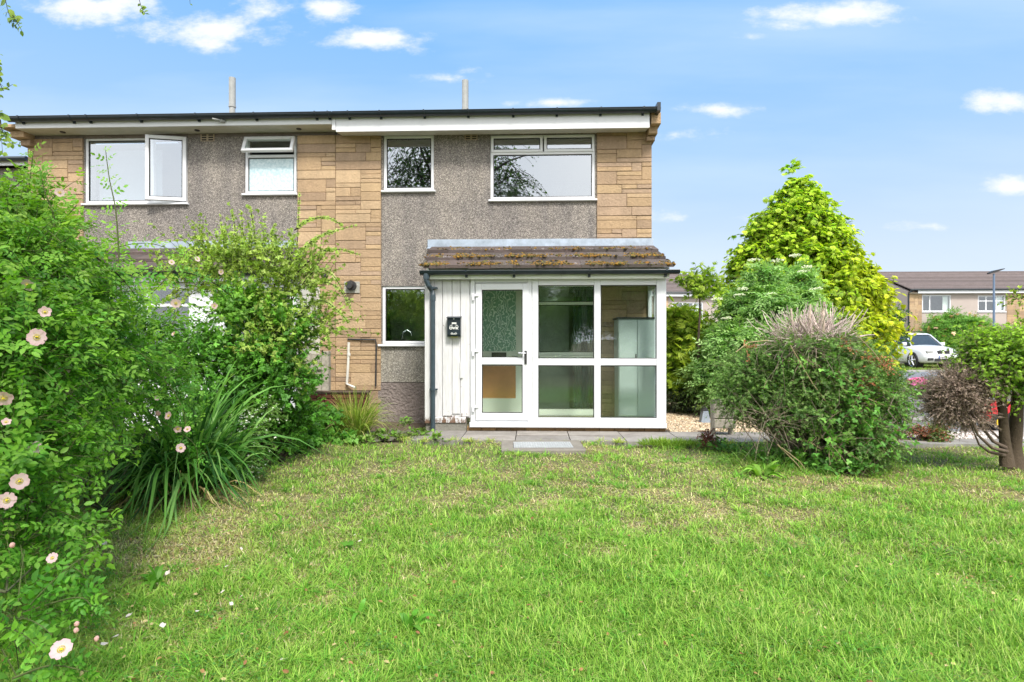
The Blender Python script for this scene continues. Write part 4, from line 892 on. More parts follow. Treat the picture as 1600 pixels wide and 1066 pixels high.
mb.box(cx - .045, cx + .04, YB - .004, YB - .001, cz_ - .088, cz_ - .08); mb.build('scrollwork', 'curtain_white', bo)
def text(body_, size, loc, rot, mat, parent, name, ext=.001):
    cu = bpy.data.curves.new(name, 'FONT'); cu.body = body_; cu.size = size; cu.align_x = 'CENTER'; cu.align_y = 'CENTER'; cu.extrude = ext; cu.offset = size * .03
    tmp = bpy.data.objects.new('tmp', cu); COL.objects.link(tmp); bpy.context.view_layer.update()
    me = bpy.data.meshes.new_from_object(tmp.evaluated_get(bpy.context.evaluated_depsgraph_get())); bpy.data.objects.remove(tmp)
    me.materials.clear(); me.materials.append(MAT[mat]); o = bpy.data.objects.new(name, me); COL.objects.link(o); o.parent = parent
    o.location = Vector(loc) - Vector(ORG.get(parent.name, parent.location)); o.rotation_euler = rot; return o
text('OWK', .052, (cx, YB - .003, cz_), (R(90), 0, 0), 'curtain_white', bo, 'lettering')

# ---- neighbour's porch, mostly behind the shrubs
n0, n1 = X(138, YP), X(462, YP)
pn = empty('porch', (n0, YP, 0), 'neighbour lean-to porch with white glazing bars half hidden behind the roses', 'porch')
mb = MB(); ring(mb, n0, n1, .1, PZt + .03, YP, YP + .06, .09, .6)
for px in (231,): mb.box(X(px, YP) - .02, X(px, YP) + .02, YP - .004, YP + .05, .1, PZt)
for px in (300, 345, 410): mb.box(X(px, YP) - .05, X(px, YP) + .05, YP + .002, YP + .058, .1, PZt)
for py in (449, 477): z = pz(py, YP, 230); mb.box(n0 + .05, n1 - .05, YP - .002, YP + .052, z - .022, z + .022)
mb.box(X(300, YP), X(345, YP), YP + .01, YP + .04, .1, PZt); mb.box(X(410, YP), n1, YP + .012, YP + .04, .1, pz(500, YP)); nf = mb.build('window_frame', 'upvc', pn)
mb = MB(); mb.box(n0 + .05, n1 - .05, YP + .02, YP + .025, .6, PZt); mb.build('pane', 'glass_clear', nf)
mb = MB(); mb.box(n0 + .02, n0 + .05, YP + .07, YW - .03, .1, PZt); mb.box(n1 - .05, n1 - .02, YP + .07, YW - .03, .1, PZt); mb.box(n0, n1, YP, YW - .03, -.02, .09); mb.build('side_wall', 'upvc_cream', pn)
mb = MB(); mb.box(n0 - .1, n1 + .05, yf, yf + .02, zf0 - .02, zf1 + .05); mb.build('fascia', 'upvc', pn)
gutter(pn, n0 - .14, n1 + .08, yg, zg, .052)
mono_roof(pn, n0 - .12, n1 + .08, X(150, YW), X(463, YW), 8.28, pz(421, 8.28), YW, pz(386, YW), 3, 15, moss=False)
mb = MB(); mb.prism([(YW - .03, zf_), (YW - .03, zt_), (YW - .012, zt_), (YW - .012, zf_ - .02)], 'x', X(200, YW), X(463, YW)); mb.prism([(YW - .03, zf_ + .004), (YW - .16, zf_ - .035), (YW - .16, zf_ - .041), (YW - .03, zf_ - .004)], 'x', X(200, YW), X(463, YW)); mb.build('lead_flashing', 'lead', pn)

# ================================================================== FAR HOUSES
def far_house(loc, rz, width, wins, label, stone=(0, .8), gable=None, base=-.35, door=None, top=5.0, group='terraced houses across the road', stone_side=None, pipe=None):
    t = empty('terraced_house', loc, label, 'house', group, rz); b = lambda m, n, mt: m.build(n, mt, t, local=True)
    D = 8.6; zt = top; rz_ = zt + 1.72
    holes = [(a, b_, c_, d_) for (a, b_, c_, d_, *_r) in wins]
    mb = MB(); mb.cur = (1, 1, 1); holed(mb, 0, width, base, zt, 0, .25, holes); mb.box(0, .2, .25, D, base, zt); mb.box(width - .2, width, .25, D, base, zt); mb.box(.2, width - .2, D - .2, D, base, zt)
    mb.prism([(.0, zt), (D / 2, rz_ - .08), (D, zt)], 'x', .0, .2); b(mb, 'wall', 'far_render')
    mb = MB(); mb.box(.2, width - .2, .25, D - .2, 2.3, 2.45); mb.box(.2, width - .2, 2.6, 2.7, base, zt); b(mb, 'interior', 'room_wall')
    mb = MB(); stone_panel(mb, stone[0] + .003, stone[1], base, zt - .02, -.01, 3, unit=.12); b(mb, 'stone_cladding', 'stone_blocks')
    mb = MB(); rr = random.Random(3); n = 14
    for s_ in (0, 1):
        for k in range(n):
            ya, yb = -.35 + (D / 2 + .35) * k / n, -.35 + (D / 2 + .35) * (k + 1) / n; za = zt + .12 + (ya + .35) * (rz_ - zt) / (D / 2 + .35); zb = za + (yb - ya) * (rz_ - zt) / (D / 2 + .35)
            if s_: ya, yb = D - ya, D - yb
            g = rr.uniform(.8, 1.2); mb.cur = (.155 * g, .125 * g, .12 * g)
            mb.prism([(ya, za - .02), (ya, za + .055), (yb, zb + .01), (yb, zb - .05)], 'x', -.02 if gable else .0, width)
    mb.box(-.02, width, D / 2 - .12, D / 2 + .12, rz_ + .10, rz_ + .17); b(mb, 'roof', 'roof_tile')
    mb = MB(); mb.box(.55 if gable else 0, width, -.3, -.27, zt - .17, zt + .1); b(mb, 'fascia', 'fascia_white')
    mb = MB(); mb.box(0.01, width - .01, -.269, 0, zt - .16, zt - .14); b(mb, 'soffit', 'soffit')
    mb = MB(); mb.tube([(0, -.36, zt + .08), (width, -.36, zt + .08)], .06, 8); b(mb, 'gutter', 'gutter_black')
    if pipe is not None:
        mb = MB(); mb.tube([(pipe + .2, -.33, zt + .05), (pipe, -.12, zt - .12), (pipe, -.08, zt - .3), (pipe, -.08, base)], .055, 8); b(mb, 'downpipe', 'gutter_black')
    for (a, b_, c_, d_, mull, light) in wins:
        mb = MB(); ring(mb, a, b_, c_, d_, .02, .09, .07)
        for m_ in mull: mb.box(m_ - .035, m_ + .035, .022, .088, c_ + .07, d_ - .07)
        if light: mb.box(a + .07, b_ - .07, .024, .086, d_ - .42, d_ - .36)
        mb.box(a - .05, b_ + .05, -.06, .02, c_ - .06, c_); w = b(mb, 'window', 'upvc')
        mb = MB(); mb.box(a + .07, b_ - .07, .05, .055, c_ + .07, d_ - .07); p_ = mb.build('pane', 'glass_clear', w, local=True)
        mb = MB()
        for (u0, u1) in ((b_ - .45, b_ - .08), ):
            xs_ = np.linspace(u0, u1, 9)
            for i in range(8): mb.prism([(xs_[i], .2 + .03 * (i % 2)), (xs_[i + 1], .2 + .03 * ((i + 1) % 2)), (xs_[i + 1], .21 + .03 * ((i + 1) % 2)), (xs_[i], .21 + .03 * (i % 2))], 'z', c_ + .02, d_ - .02)
        mb.build('curtain', 'curtain_white', w, local=True)
    if door:
        mb = MB(); mb.box(door[0] - .5, door[1] + .9, -1.0, 0, 2.05, 2.25); b(mb, 'canopy', 'upvc')
        mb = MB(); mb.cur = (.16, .13, .12); mb.prism([(-1.15, 2.26), (-1.15, 2.32), (0, 2.8), (0, 2.26)], 'x', door[0] - .6, door[1] + 1.0); b(mb, 'canopy_roof', 'roof_tile')
        mb = MB(); ring(mb, door[0], door[1], -.3, 2.0, -.3, -.22, .12, .9); mb.box(door[0] + .1, door[1] - .1, -.28, -.25, -.3, 2.0); dd = b(mb, 'door', 'upvc')
        mb = MB(); mb.box(door[0] + .2, door[1] - .2, -.31, -.305, 1.2, 1.75); mb.build('door_glass', 'far_window', dd, local=True)
    return t
simple('far_render', (.40, .34, .31), .9, var=.08, vscale=.8)
YH = 42.0
fx0 = X(1418, YH); sc_ = YH / (620 / F * SI + CO) / F
def fx_(px): return X(px, YH) - fx0
def fz_(py, px=1480): return pz(py, YH, px) + .28
w1 = fx_(1518)
lz = -.28
far_house((fx0, YH, lz), 0, w1, [(fx_(1441), fx_(1486), fz_(487), fz_(461), [fx_(1453)], False), (fx_(1441), fx_(1486), 1.0, 2.1, [fx_(1460)], False)], 'pale rendered gable end house across the road behind the silver car', stone=(0.02, fx_(1440)), gable=True, base=-.1, top=fz_(455), pipe=.02)
h2 = fx_(1518)
far_house((fx0 + w1, YH, lz), 0, w1 * 1.05, [(fx_(1528) - h2, fx_(1571) - h2, fz_(487), fz_(462), [fx_(1541) - h2, fx_(1557) - h2], True)], 'rendered house across the road behind the blue street lamp', stone=(fx_(1573) - h2, w1 * 1.05), base=-.1, top=fz_(455), door=(fx_(1545) - h2, fx_(1565) - h2), pipe=None)
far_house((fx0 + w1 * 2.05, YH, lz), 0, w1, [(.9, 3.0, fz_(487), fz_(461), [1.5], False)], 'house across the road at the right edge of view', stone=(0, .6), base=-.1, top=fz_(455))
for k in range(2): far_house((fx0 + w1 * (3.05 + k), YH, lz), 0, w1, [(.9, 3.0, fz_(487), fz_(461), [1.5], False)], ['house across the road just beyond the right edge of view', 'last house of the row across the road, out of view on the right'][k], stone=(0, .6), base=-.1, top=fz_(455))
# the terrace glimpsed between the porch and the golden conifer
ph = W(1142, 533, 40.5); wl = 5.2
rz = R(7.5); dx, dy = math.cos(rz), math.sin(rz)
for k in range(4):
    wd = 5.4; ox, oy = ph.x - dx * wd * (k + 1), ph.y - dy * wd * (k + 1)
    far_house((ox, oy, lz), rz, wd, [(1.2, 3.4, 3.05, 4.3, [1.95, 2.7], False), (1.2, 3.0, .9, 2.0, [2.1], False)], ['terraced house across the road seen between porch and golden conifer', 'terraced house across the road seen just above the porch gutter end', 'distant terraced house hidden behind the end house', 'furthest terraced house hidden behind the end house'][k], stone=(.02, .9), base=-.3, top=4.85)

# ================================================================== STREET THINGS
def blob_l(x, y, z, r): return (x, y, z, r, r, r)
cw = W(1471, 575, 37.2)
car = empty('parked_car', (cw.x - 1.75, 37.2, -.28), 'silver five door estate car parked nose towards us in front of the far gable house', 'car', rz=R(-90))
def carmesh():
    st = [(-2.42, .42, 1.00, .78), (-2.36, .30, 1.12, .88), (-2.0, .26, 1.17, .955), (-1.4, .26, 1.16, .965), (-.5, .24, 1.14, .965), (.5, .24, 1.12, .965), (1.05, .25, 1.11, .965), (1.5, .26, 1.07, .96), (1.95, .26, 1.00, .94), (2.22, .28, .92, .88), (2.36, .32, .84, .80), (2.43, .40, .70, .68)]
    V, Fc = [], []
    for (x, zb, zt, hw) in st:
        h = zt - zb
        sec = [(0, zb), (hw * .85, zb), (hw * .98, zb + .10), (hw, zb + h * .4), (hw * .985, zb + h * .72), (hw * .93, zt - .06), (hw * .80, zt), (hw * .4, zt + .035), (0, zt + .045)]
        ring_ = [(x, a, b) for a, b in sec] + [(x, -a, b) for a, b in sec[-2:0:-1]]
        V += ring_
    n = len(V) // len(st)
    for i in range(len(st) - 1):
        for j in range(n): Fc.append((i * n + j, i * n + (j + 1) % n, (i + 1) * n + (j + 1) % n, (i + 1) * n + j))
    Fc += [tuple(range(n))[::-1], tuple(range((len(st) - 1) * n, len(st) * n))]
    mb = MB(); mb.add(V, Fc); return mb
car.scale = (1.12, 1.14, 1.22)
body = carmesh().build('body', 'car_silver', car, smooth=True, local=True)
cs = [(-2.25, 1.14, 1.15, .80), (-1.95, 1.14, 1.52, .66), (-1.5, 1.14, 1.68, .62), (-.6, 1.12, 1.74, .62), (.15, 1.1, 1.70, .62), (.45, 1.1, 1.62, .64), (1.12, 1.1, 1.13, .80)]
V, Fc = [], []
for (x, zb, zt, ht) in cs:
    V += [(x, -.87, zb), (x, -ht - .1 * (1 - (zt - zb) / .6) * 0, zt - .03), (x, -ht * .8, zt), (x, ht * .8, zt), (x, ht, zt - .03), (x, .87, zb)]
for i in range(len(cs) - 1):
    for j in range(5): Fc.append((i * 6 + j, i * 6 + j + 1, (i + 1) * 6 + j + 1, (i + 1) * 6 + j))
mb = MB(); mb.add(V, Fc); mb.build('windows', 'car_glass', car, smooth=False, local=True)
mb = MB()
for sg in (-1, 1):
    mb.tube([(1.14, sg * .80, 1.12), (.46, sg * .645, 1.625), (.15, sg * .63, 1.70), (-.6, sg * .63, 1.735), (-1.5, sg * .63, 1.675), (-1.97, sg * .67, 1.50), (-2.27, sg * .8, 1.13)], .035, 6)
    mb.tube([(-.25, sg * .88, 1.12), (-.35, sg * .64, 1.70)], .03, 6); mb.tube([(-1.35, sg * .88, 1.14), (-1.5, sg * .64, 1.66)], .04, 6)
mb.build('pillars', 'car_silver', car, smooth=True, local=True)
mb = MB(); mb.add([(.42, -.56, 1.655), (.42, .56, 1.655), (.1, .6, 1.735), (.1, -.6, 1.735), (-.6, .6, 1.775), (-.6, -.6, 1.775), (-1.5, .6, 1.715), (-1.5, -.6, 1.715), (-1.95, .6, 1.56), (-1.95, -.6, 1.56)], [(0, 1, 2, 3), (3, 2, 4, 5), (5, 4, 6, 7), (7, 6, 8, 9)]); mb.build('roof', 'car_silver', car, smooth=True, local=True)
for sg in (-1, 1):
    mb = MB(); mb.tube([(.0, sg * .66, 1.80), (-.6, sg * .66, 1.84), (-1.5, sg * .66, 1.78)], .018, 6); mb.build('roof_rail', 'car_dark', car, local=True)
    mb = MB(); mb.box(.72, .90, sg * .90, sg * 1.10, 1.12, 1.27, bev=.03); mb.build('mirror', 'car_silver', car, local=True)
    mb = MB(); mb.box(2.2, 2.405, sg * .50, sg * .80, .76, .86); h = mb.build('headlight', 'chrome', car, local=True)
    mb = MB(); mb.box(2.38, 2.44, sg * .06, sg * .30, .72, .88); mb.build('grille', 'car_dark', car, local=True)
    mb = MB(); mb.box(2.30, 2.435, sg * .5, sg * .76, .40, .52); mb.build('fog_light', 'car_dark', car, local=True)
    for wx in (-1.45, 1.48):
        wl_ = MB(); wl_.tube([(wx, sg * .73, .36), (wx, sg * .96, .36)], .37, 28); ty = wl_.build('wheel', 'tyre', car, local=True)
        mb = MB(); mb.tube([(wx, sg * .95, .36), (wx, sg * .968, .36)], .27, 24); mb.build('rim', 'car_dark', ty, local=True)
        mb = MB()
        for k in range(5):
            a = 2 * math.pi * k / 5 + .3; mb.tube([(wx, sg * .975, .36), (wx + .26 * math.cos(a), sg * .975, .36 + .26 * math.sin(a))], [.05, .035], 5)
        mb.tube([(wx + .27 * math.cos(t), sg * .972, .36 + .27 * math.sin(t)) for t in np.linspace(0, 6.283, 25)], .018, 5); mb.build('spokes', 'chrome', ty, local=True)
        mb = MB(); mb.tube([(wx + .41 * math.cos(t), sg * .962, .36 + .41 * math.sin(t)) for t in np.linspace(-.15, 3.29, 16)], .035, 6); mb.tube([(wx, sg * .6, .37), (wx, sg * .958, .37)], .405, 24); mb.build('wheel_arch', 'car_dark', car, local=True)
mb = MB(); mb.box(2.36, 2.445, -.46, .46, .36, .50); mb.build('lower_grille', 'car_dark', car, local=True)
mb = MB(); mb.box(2.44, 2.46, -.26, .26, .50, .62); pl = mb.build('number_plate', 'plate_white', car, local=True)
mb = MB(); mb.box(2.461, 2.464, -.26, -.20, .50, .62); mb.build('plate_band', 'plate_blue', pl, local=True)
mb = MB()
for k in range(7):
    if k != 4: mb.box(2.461, 2.463, -.17 + k * .06, -.135 + k * .06, .53, .59)
mb.build('plate_marks', 'car_dark', pl, local=True)

# red and yellow ride-on toy on the driveway
tw = W(1546, 655, 9.3)
toy = empty('toy_car', (tw.x, 9.3, .0), 'red ride-on toy car with yellow wheel on the driveway behind the cut conifer', 'toy car', rz=R(-150))
mb = MB()
prof = [(-.38, .14), (-.40, .34), (-.30, .40), (-.18, .30), (.02, .28), (.12, .42), (.34, .36), (.42, .22), (.42, .14)]
mb.prism([(a, b) for a, b in prof], 'y', -.17, .17); mb.build('body', 'toy_red', toy, local=True)
mb = MB(); mb.tube([(.08, -.12, .46), (.04, -.06, .54), (.02, 0, .56), (.04, .06, .54), (.08, .12, .46)], .015, 6); mb.tube([(.12, 0, .40), (.05, 0, .52)], .012, 6); mb.build('steering_wheel', 'toy_yellow', toy, local=True)
for a in (-.24, .27):
    for sg in (-1, 1):
        mb = MB(); mb.tube([(a, sg * .15, .12), (a, sg * .22, .12)], .12, 16); wh = mb.build('wheel', 'tyre', toy, local=True)
        mb = MB(); mb.tube([(a, sg * .221, .12), (a, sg * .225, .12)], .05, 12); mb.build('hub', 'toy_yellow', wh, local=True)

lw = W(1553, 533, 33.0); lt = CZ + (533 - 428) / F * 33
lp = empty('street_lamp', (lw.x, 33, -.28), 'blue grey street lamp column with flat lantern in front of the far houses', 'street lamp')
mb = MB(); mb.tube([(lw.x, 33, -.28), (lw.x, 33, .9)], .09, 12); mb.tube([(lw.x, 33, .9), (lw.x, 33, lt - .1)], [.065, .05], 12); mb.build('column', 'lamp_paint', lp)
mb = MB(); mb.prism([(lw.x - .28, lt - .12), (lw.x + .0, lt - .05), (lw.x + .5, lt + .14), (lw.x + .5, lt + .18), (lw.x - .05, lt + .06), (lw.x - .3, lt - .06)], 'y', 32.88, 33.12); mb.build('lantern', 'car_dark', lp)

# manhole cover
mc = empty('manhole_cover', (.12, 7.25, 0), 'steel drain cover in a mossy concrete surround at the edge of the lawn', 'manhole cover', rz=R(3))
mb = MB(); mb.cur = (.23, .21, .18); mb.box(-.52, .50, -.33, -.20, -.04, .045, bev=.01); mb.box(-.52, .50, .20, .33, -.04, .045, bev=.01); mb.box(-.52, -.37, -.2, .2, -.04, .043); mb.box(.37, .5, -.2, .2, -.04, .043); mb.build('surround', 'paving', mc, local=True)
mb = MB(); mb.box(-.365, .365, -.195, .195, .0, .05)
for i in range(23):
    for j in range(12): mb.box(-.35 + i * .031, -.35 + i * .031 + .017, -.182 + j * .031, -.182 + j * .031 + .017, .0505, .054)
mb.build('plate', 'grate', mc, local=True)

# ------------------------------------------------------------------ timber, low wall, stones
fn = empty('timber_fence', (X(480, 8.62), 8.62, 0), 'short weathered board fence beside the neighbour porch, right of the hawthorn', 'fence')
rr = random.Random(8)
px = 452
while px < 503:
    mb = MB(); a, b = X(px, 8.62), X(px + 8.6, 8.62); mb.box(a, b - .004, 8.60 + rr.uniform(0, .01), 8.62, .05, pz(552 + rr.uniform(-1, 3), 8.62, px)); mb.build('board', 'weathered_wood', fn); px += 8.8
mb = MB(); mb.box(X(504, 8.6), X(515, 8.6), 8.55, 8.65, 0, pz(549, 8.6, 510), bev=.01); mb.build('post', 'weathered_wood', fn)
for py in (574, 612): mb = MB(); mb.box(X(452, 8.6), X(504, 8.6), 8.57, 8.598, pz(py, 8.6, 480) - .03, pz(py, 8.6, 480) + .03); mb.build('rail', 'weathered_wood', fn)
bw = empty('low_wall', (X(485, 8.2), 8.2, 0), 'low dark red brick planter wall behind the grass clump', 'wall')
mb = MB(); rr = random.Random(1)
for k in range(8):
    x = X(484, 8.15) - (.11 if k % 2 else 0); 
    while x < X(572, 8.15):
        g = rr.uniform(.5, 1.2); mb.box(max(x, X(484, 8.15)), min(x + .205, X(574, 8.15)), 8.15, 8.25, k * .075, k * .075 + .066, (.19 * g, .065 * g, .04 * g), bev=.005); x += .215
mb.build('brick_face', 'stone_blocks', bw)
mb = MB(); mb.box(X(482, 8.15), X(576, 8.15), 8.13, 8.27, .602, .63, bev=.01); mb.build('capping', 'dark_timber', bw)
lf = empty('garden_fence', (-3.5, 4.6, 0), 'green stained timber fence post and boards smothered by the dog rose', 'fence')
mb = MB(); fx, fy = X(176, 4.95), 4.95
mb.box(fx - .065, fx + .065, fy - .06, fy + .06, -.05, 1.32, bev=.01); mb.build('post', 'green_wood', lf)
for k in range(15):
    t = k / 15; xx = fx - .12 - t * .15; yy = fy - .1 - t * 3.4
    mb = MB(); mb.box(xx - .012, xx + .012, yy - .1, yy + .08, .05, 1.22 + rr.uniform(-.02, .02)); mb.build('board', 'weathered_wood', lf)
for k in range(5):
    xx = fx - .12 - k * .11; mb = MB(); mb.box(xx - .05, xx + .045, fy - .02 + .0 * k, fy + .0, .05, 1.2 + rr.uniform(-.02, .02)); mb.build('board', 'weathered_wood', lf)
for (px, py, Y, r_, lab) in ((618, 676, 8.1, .14, 'flat mossy stone left of the cracked rocks'), (645, 678, 8.2, .12, 'mossy rock just left of the porch corner'), (575, 684, 7.95, .13, 'flat dark rock beneath the grass clump'), (658, 662, 8.42, .06, 'small pale rock at the foot of the porch corner'), (600, 690, 7.75, .12, 'low dark rock at the lawn edge by the plinth')):
    mb = MB(); c = W(px, py, Y); 
    for k in range(3): mb.ico((c.x + (k - 1) * r_ * .7, Y + rr.uniform(-.05, .05), r_ * .18 + k % 2 * .03), r_ * (1 - .1 * k), .35, seed=k + int(px), jit=.3)
    o = mb.build('rock', 'stone_rock'); tag(o, lab, 'rock', 'rocks at the foot of the wall')
pt = empty('timber_planter', (X(1128, 8.2), 8.2, 0), 'weathered sleeper planter behind the left side of the big clipped bush', 'planter')
for k in range(3):
    mb = MB(); mb.box(X(1116, 8.2), X(1150, 8.2), 8.2, 8.3, .12 + k * .135, .25 + k * .135, bev=.012); mb.build('board', 'weathered_wood', pt)
for px in (1119, 1147):
    mb = MB(); mb.box(X(px - 3, 8.2), X(px + 3, 8.2), 8.31, 8.38, .0, .5); mb.build('post', 'weathered_wood', pt)

# ================================================================== PLANTS
GREEN = [(.075, .20, .022), (.095, .25, .03), (.055, .15, .02), (.13, .29, .035)]
def plant(name, px, py, Y, label, cat, group=None, z=0): return empty(name, (X(px, Y), Y, z), label, cat, group)
# ---- dog rose
rose = plant('dog_rose', 60, 900, 3.0, 'tall sprawling dog rose with pale pink flowers at the left edge', 'rose bush')
RB = [blob(10, 440, 2.9, .42, .45, .42), blob(90, 470, 3.4, .40, .5, .30), blob(20, 570, 2.6, .40, .4, .48), blob(115, 570, 3.5, .36, .45, .42), blob(5, 730, 2.4, .34, .3, .42), blob(85, 680, 3.1, .24, .35, .32),
      blob(30, 850, 2.3, .20, .25, .24), blob(10, 970, 1.95, .17, .2, .18), blob(200, 530, 4.2, .36, .4, .22), blob(235, 600, 4.6, .34, .4, .26), blob(-10, 350, 3.2, .34, .4, .30), blob(60, 385, 3.4, .34, .4, .14)]
ROSEC = [(.075, .26, .025), (.11, .33, .03), (.055, .19, .022), (.15, .38, .04)]
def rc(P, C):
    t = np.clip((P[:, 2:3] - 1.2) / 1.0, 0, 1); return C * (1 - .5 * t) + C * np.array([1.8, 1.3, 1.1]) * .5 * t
twig_foliage('foliage', rose, RB, 2050, 7, .27, T_ROSE, .070, ROSEC, seed=21, up=.35, grav=-.22, lo=.25, cfun=rc, tipcol=(.19, .40, .045), twigcol=(.12, .16, .05), lump=.34)
bases = [(-3.35, y, 0) for y in (2.0, 2.6, 3.2, 3.8, 4.4)]
limbs('stem', rose, np.array(bases, float), [(b[0], b[1], b[2] + .1) for b in RB for _ in range(4)], .012, .004, (.09, .10, .045), .25, M=9, n=5, wob=.12)
def cane(parent, pts, Y, r0, n, tm, size, cols, seed, col=(.10, .13, .04), sub='shoot'):
    P = np.array([W(px, py, Y if not isinstance(Y, (list, tuple)) else Y[i]) for i, (px, py) in enumerate(pts)]); M = 16
    s = np.linspace(0, len(P) - 1, M); i = np.minimum(s.astype(int), len(P) - 2); f = (s - i)[:, None]
    Pm = np.vstack([2 * P[0] - P[1], P, 2 * P[-1] - P[-2]])
    a, b, c, d = Pm[i], Pm[i + 1], Pm[i + 2], Pm[i + 3]
    C = .5 * (2 * b + (c - a) * f + (2 * a - 5 * b + 4 * c - d) * f * f + (3 * b - a - 3 * c + d) * f ** 3)
    sh = ntubes(sub, C[None], np.linspace(r0, r0 * .35, M), col, parent, 6)
    n = int(n * (1.7 if tm is not T_CLUS else 1)); size = size * (1.25 if tm is not T_CLUS and tm is not T_BIRCH else 1)
    r = np.random.default_rng(seed); t = np.linspace(.1, 1, n) + r.normal(size=n) * .02; t = np.clip(t, 0, 1) * (M - 1); j = np.minimum(t.astype(int), M - 2); ff = (t - j)[:, None]
    LP = C[j] * (1 - ff) + C[j + 1] * ff; tan = nrm(C[j + 1] - C[j]); sd = nrm(np.cross(tan, np.array([0, 1., .2]) + r.normal(size=(n, 3)) * .4)); sg = np.where(np.arange(n) % 2 == 0, 1, -1)[:, None]
    D = nrm(tan * .6 + sd * sg + r.normal(size=(n, 3)) * .25); U = nrm(np.array([0, -.9, .55]) + r.normal(size=(n, 3)) * .3)
    cc = np.array(cols)[r.integers(0, len(cols), n)] * r.uniform(.8, 1.25, (n, 1))
    V, Fc, CC = scatter(tm[0], tm[1], LP, D, U, size * r.uniform(.6, 1.15, n) * np.linspace(1, .6, n), cc)
    return nbuild(sub + '_leaves', V, Fc, CC, 'leaf', parent)
YL = [(.20, .42, .045), (.25, .46, .05), (.15, .36, .04)]
cane(rose, [(-20, 400), (30, 372), (90, 380), (150, 402), (195, 440), (215, 470)], [2.9, 3.0, 3.2, 3.4, 3.5, 3.6], .009, 30, T_ROSE, .085, ROSEC, 1, (.035, .03, .02))
cane(rose, [(190, 470), (186, 400), (181, 330), (171, 280), (165, 235)], 3.7, .006, 16, T_ROSE, .085, YL, 2)
cane(rose, [(10, 420), (30, 340), (45, 290), (52, 236)], 3.2, .006, 18, T_ROSE, .09, YL, 3)
cane(rose, [(60, 420), (85, 350), (70, 300), (62, 262)], 3.1, .006, 20, T_ROSE7, .10, YL, 4)
cane(rose, [(150, 470), (210, 432), (280, 425), (330, 440), (370, 470)], [3.6, 3.9, 4.2, 4.5, 4.7], .007, 30, T_ROSE, .085, ROSEC, 5, (.035, .03, .02))
cane(rose, [(90, 480), (110, 400), (100, 350), (120, 320)], 3.3, .006, 22, T_ROSE, .09, YL, 6)
cane(rose, [(160, 540), (215, 480), (255, 440), (285, 400)], 4.1, .005, 18, T_ROSE, .085, YL, 7)
cane(rose, [(30, 960), (90, 940), (130, 935), (150, 960)], 2.0, .004, 14, T_ROSE, .075, ROSEC, 8)
cane(rose, [(20, 1060), (80, 1040), (140, 1050)], 1.75, .004, 14, T_ROSE, .07, ROSEC, 9)
cane(rose, [(60, 470), (150, 400), (230, 380), (300, 405)], [3.3, 3.7, 4.0, 4.2], .005, 22, T_ROSE, .075, YL, 13)
cane(rose, [(150, 560), (230, 520), (300, 500), (350, 520)], [3.9, 4.3, 4.6, 4.8], .005, 22, T_ROSE, .075, ROSEC, 14)
cane(rose, [(130, 640), (180, 610), (240, 620), (270, 660)], [3.6, 3.8, 4.0, 4.1], .004, 18, T_ROSE, .075, ROSEC, 15)
cane(rose, [(10, 900), (70, 880), (120, 890), (150, 925)], 2.3, .004, 16, T_ROSE, .075, ROSEC, 10)
cane(rose, [(220, 560), (270, 610), (290, 660), (280, 700)], 4.2, .004, 16, T_ROSE, .075, ROSEC, 11)
cane(rose, [(180, 600), (240, 650), (300, 690), (310, 720)], 4.3, .004, 16, T_ROSE, .075, ROSEC, 12)
# flowers: five notched petals round yellow stamens
def flower(parent, p, r_, face, seed, name='flower', op=1.0):
    rg = np.random.default_rng(seed); n = np.array(face, float); n = n / np.linalg.norm(n); a = np.cross(n, [0, 0, 1.]); a /= np.linalg.norm(a); b = np.cross(n, a)
    V, Fc, C = [], [], []
    for k in range(5):
        t = k * 2 * np.pi / 5 + rg.uniform(-.12, .12) + seed; lift = rg.uniform(.15, .5) * (2 - op); k0 = len(V)
        for (rad, w, l) in ((.08, .0, 0), (.45, -.42, .12), (.45, .42, .12), (.82, -.58, .25), (.82, .58, .25), (1.0, -.28, .2), (1.0, .28, .2), (.88, 0, .2), (.5, 0, .06)):
            q = a * math.cos(t) + b * math.sin(t); s_ = -a * math.sin(t) + b * math.cos(t)
            V.append(np.array(p) + r_ * (q * rad * op + s_ * w + n * (l * lift * 2 + .1 * rad * (1 - op) * 6))); f_ = rad
            C.append(np.array([.70, .46 + .16 * (1 - f_), .50 + .10 * (1 - f_)]) * (1 if f_ > .3 else .95))
        Fc += [(k0, k0 + 1, k0 + 8), (k0, k0 + 8, k0 + 2), (k0 + 1, k0 + 3, k0 + 8), (k0 + 8, k0 + 4, k0 + 2), (k0 + 3, k0 + 7, k0 + 8), (k0 + 8, k0 + 7, k0 + 4), (k0 + 3, k0 + 5, k0 + 7), (k0 + 7, k0 + 6, k0 + 4)]
    fl = nbuild(name, np.array(V), np.array(Fc), np.array(C), 'petal', parent); ORG[fl.name] = tuple(parent.location)
    mb = MB(); P = Vector(p) + Vector(n) * r_ * .12; mb.cur = (.62, .50, .04); mb.ico(P, r_ * .2, .7, seed=seed, jit=.3)
    for k in range(14):
        t = k * .45 + seed; q = Vector(a * math.cos(t) + b * math.sin(t)); mb.box(*[v for c_ in (P + q * r_ * .32) for v in (c_ - r_ * .035, c_ + r_ * .035)])
    mb.build('stamens', 'pebbles', fl); return fl
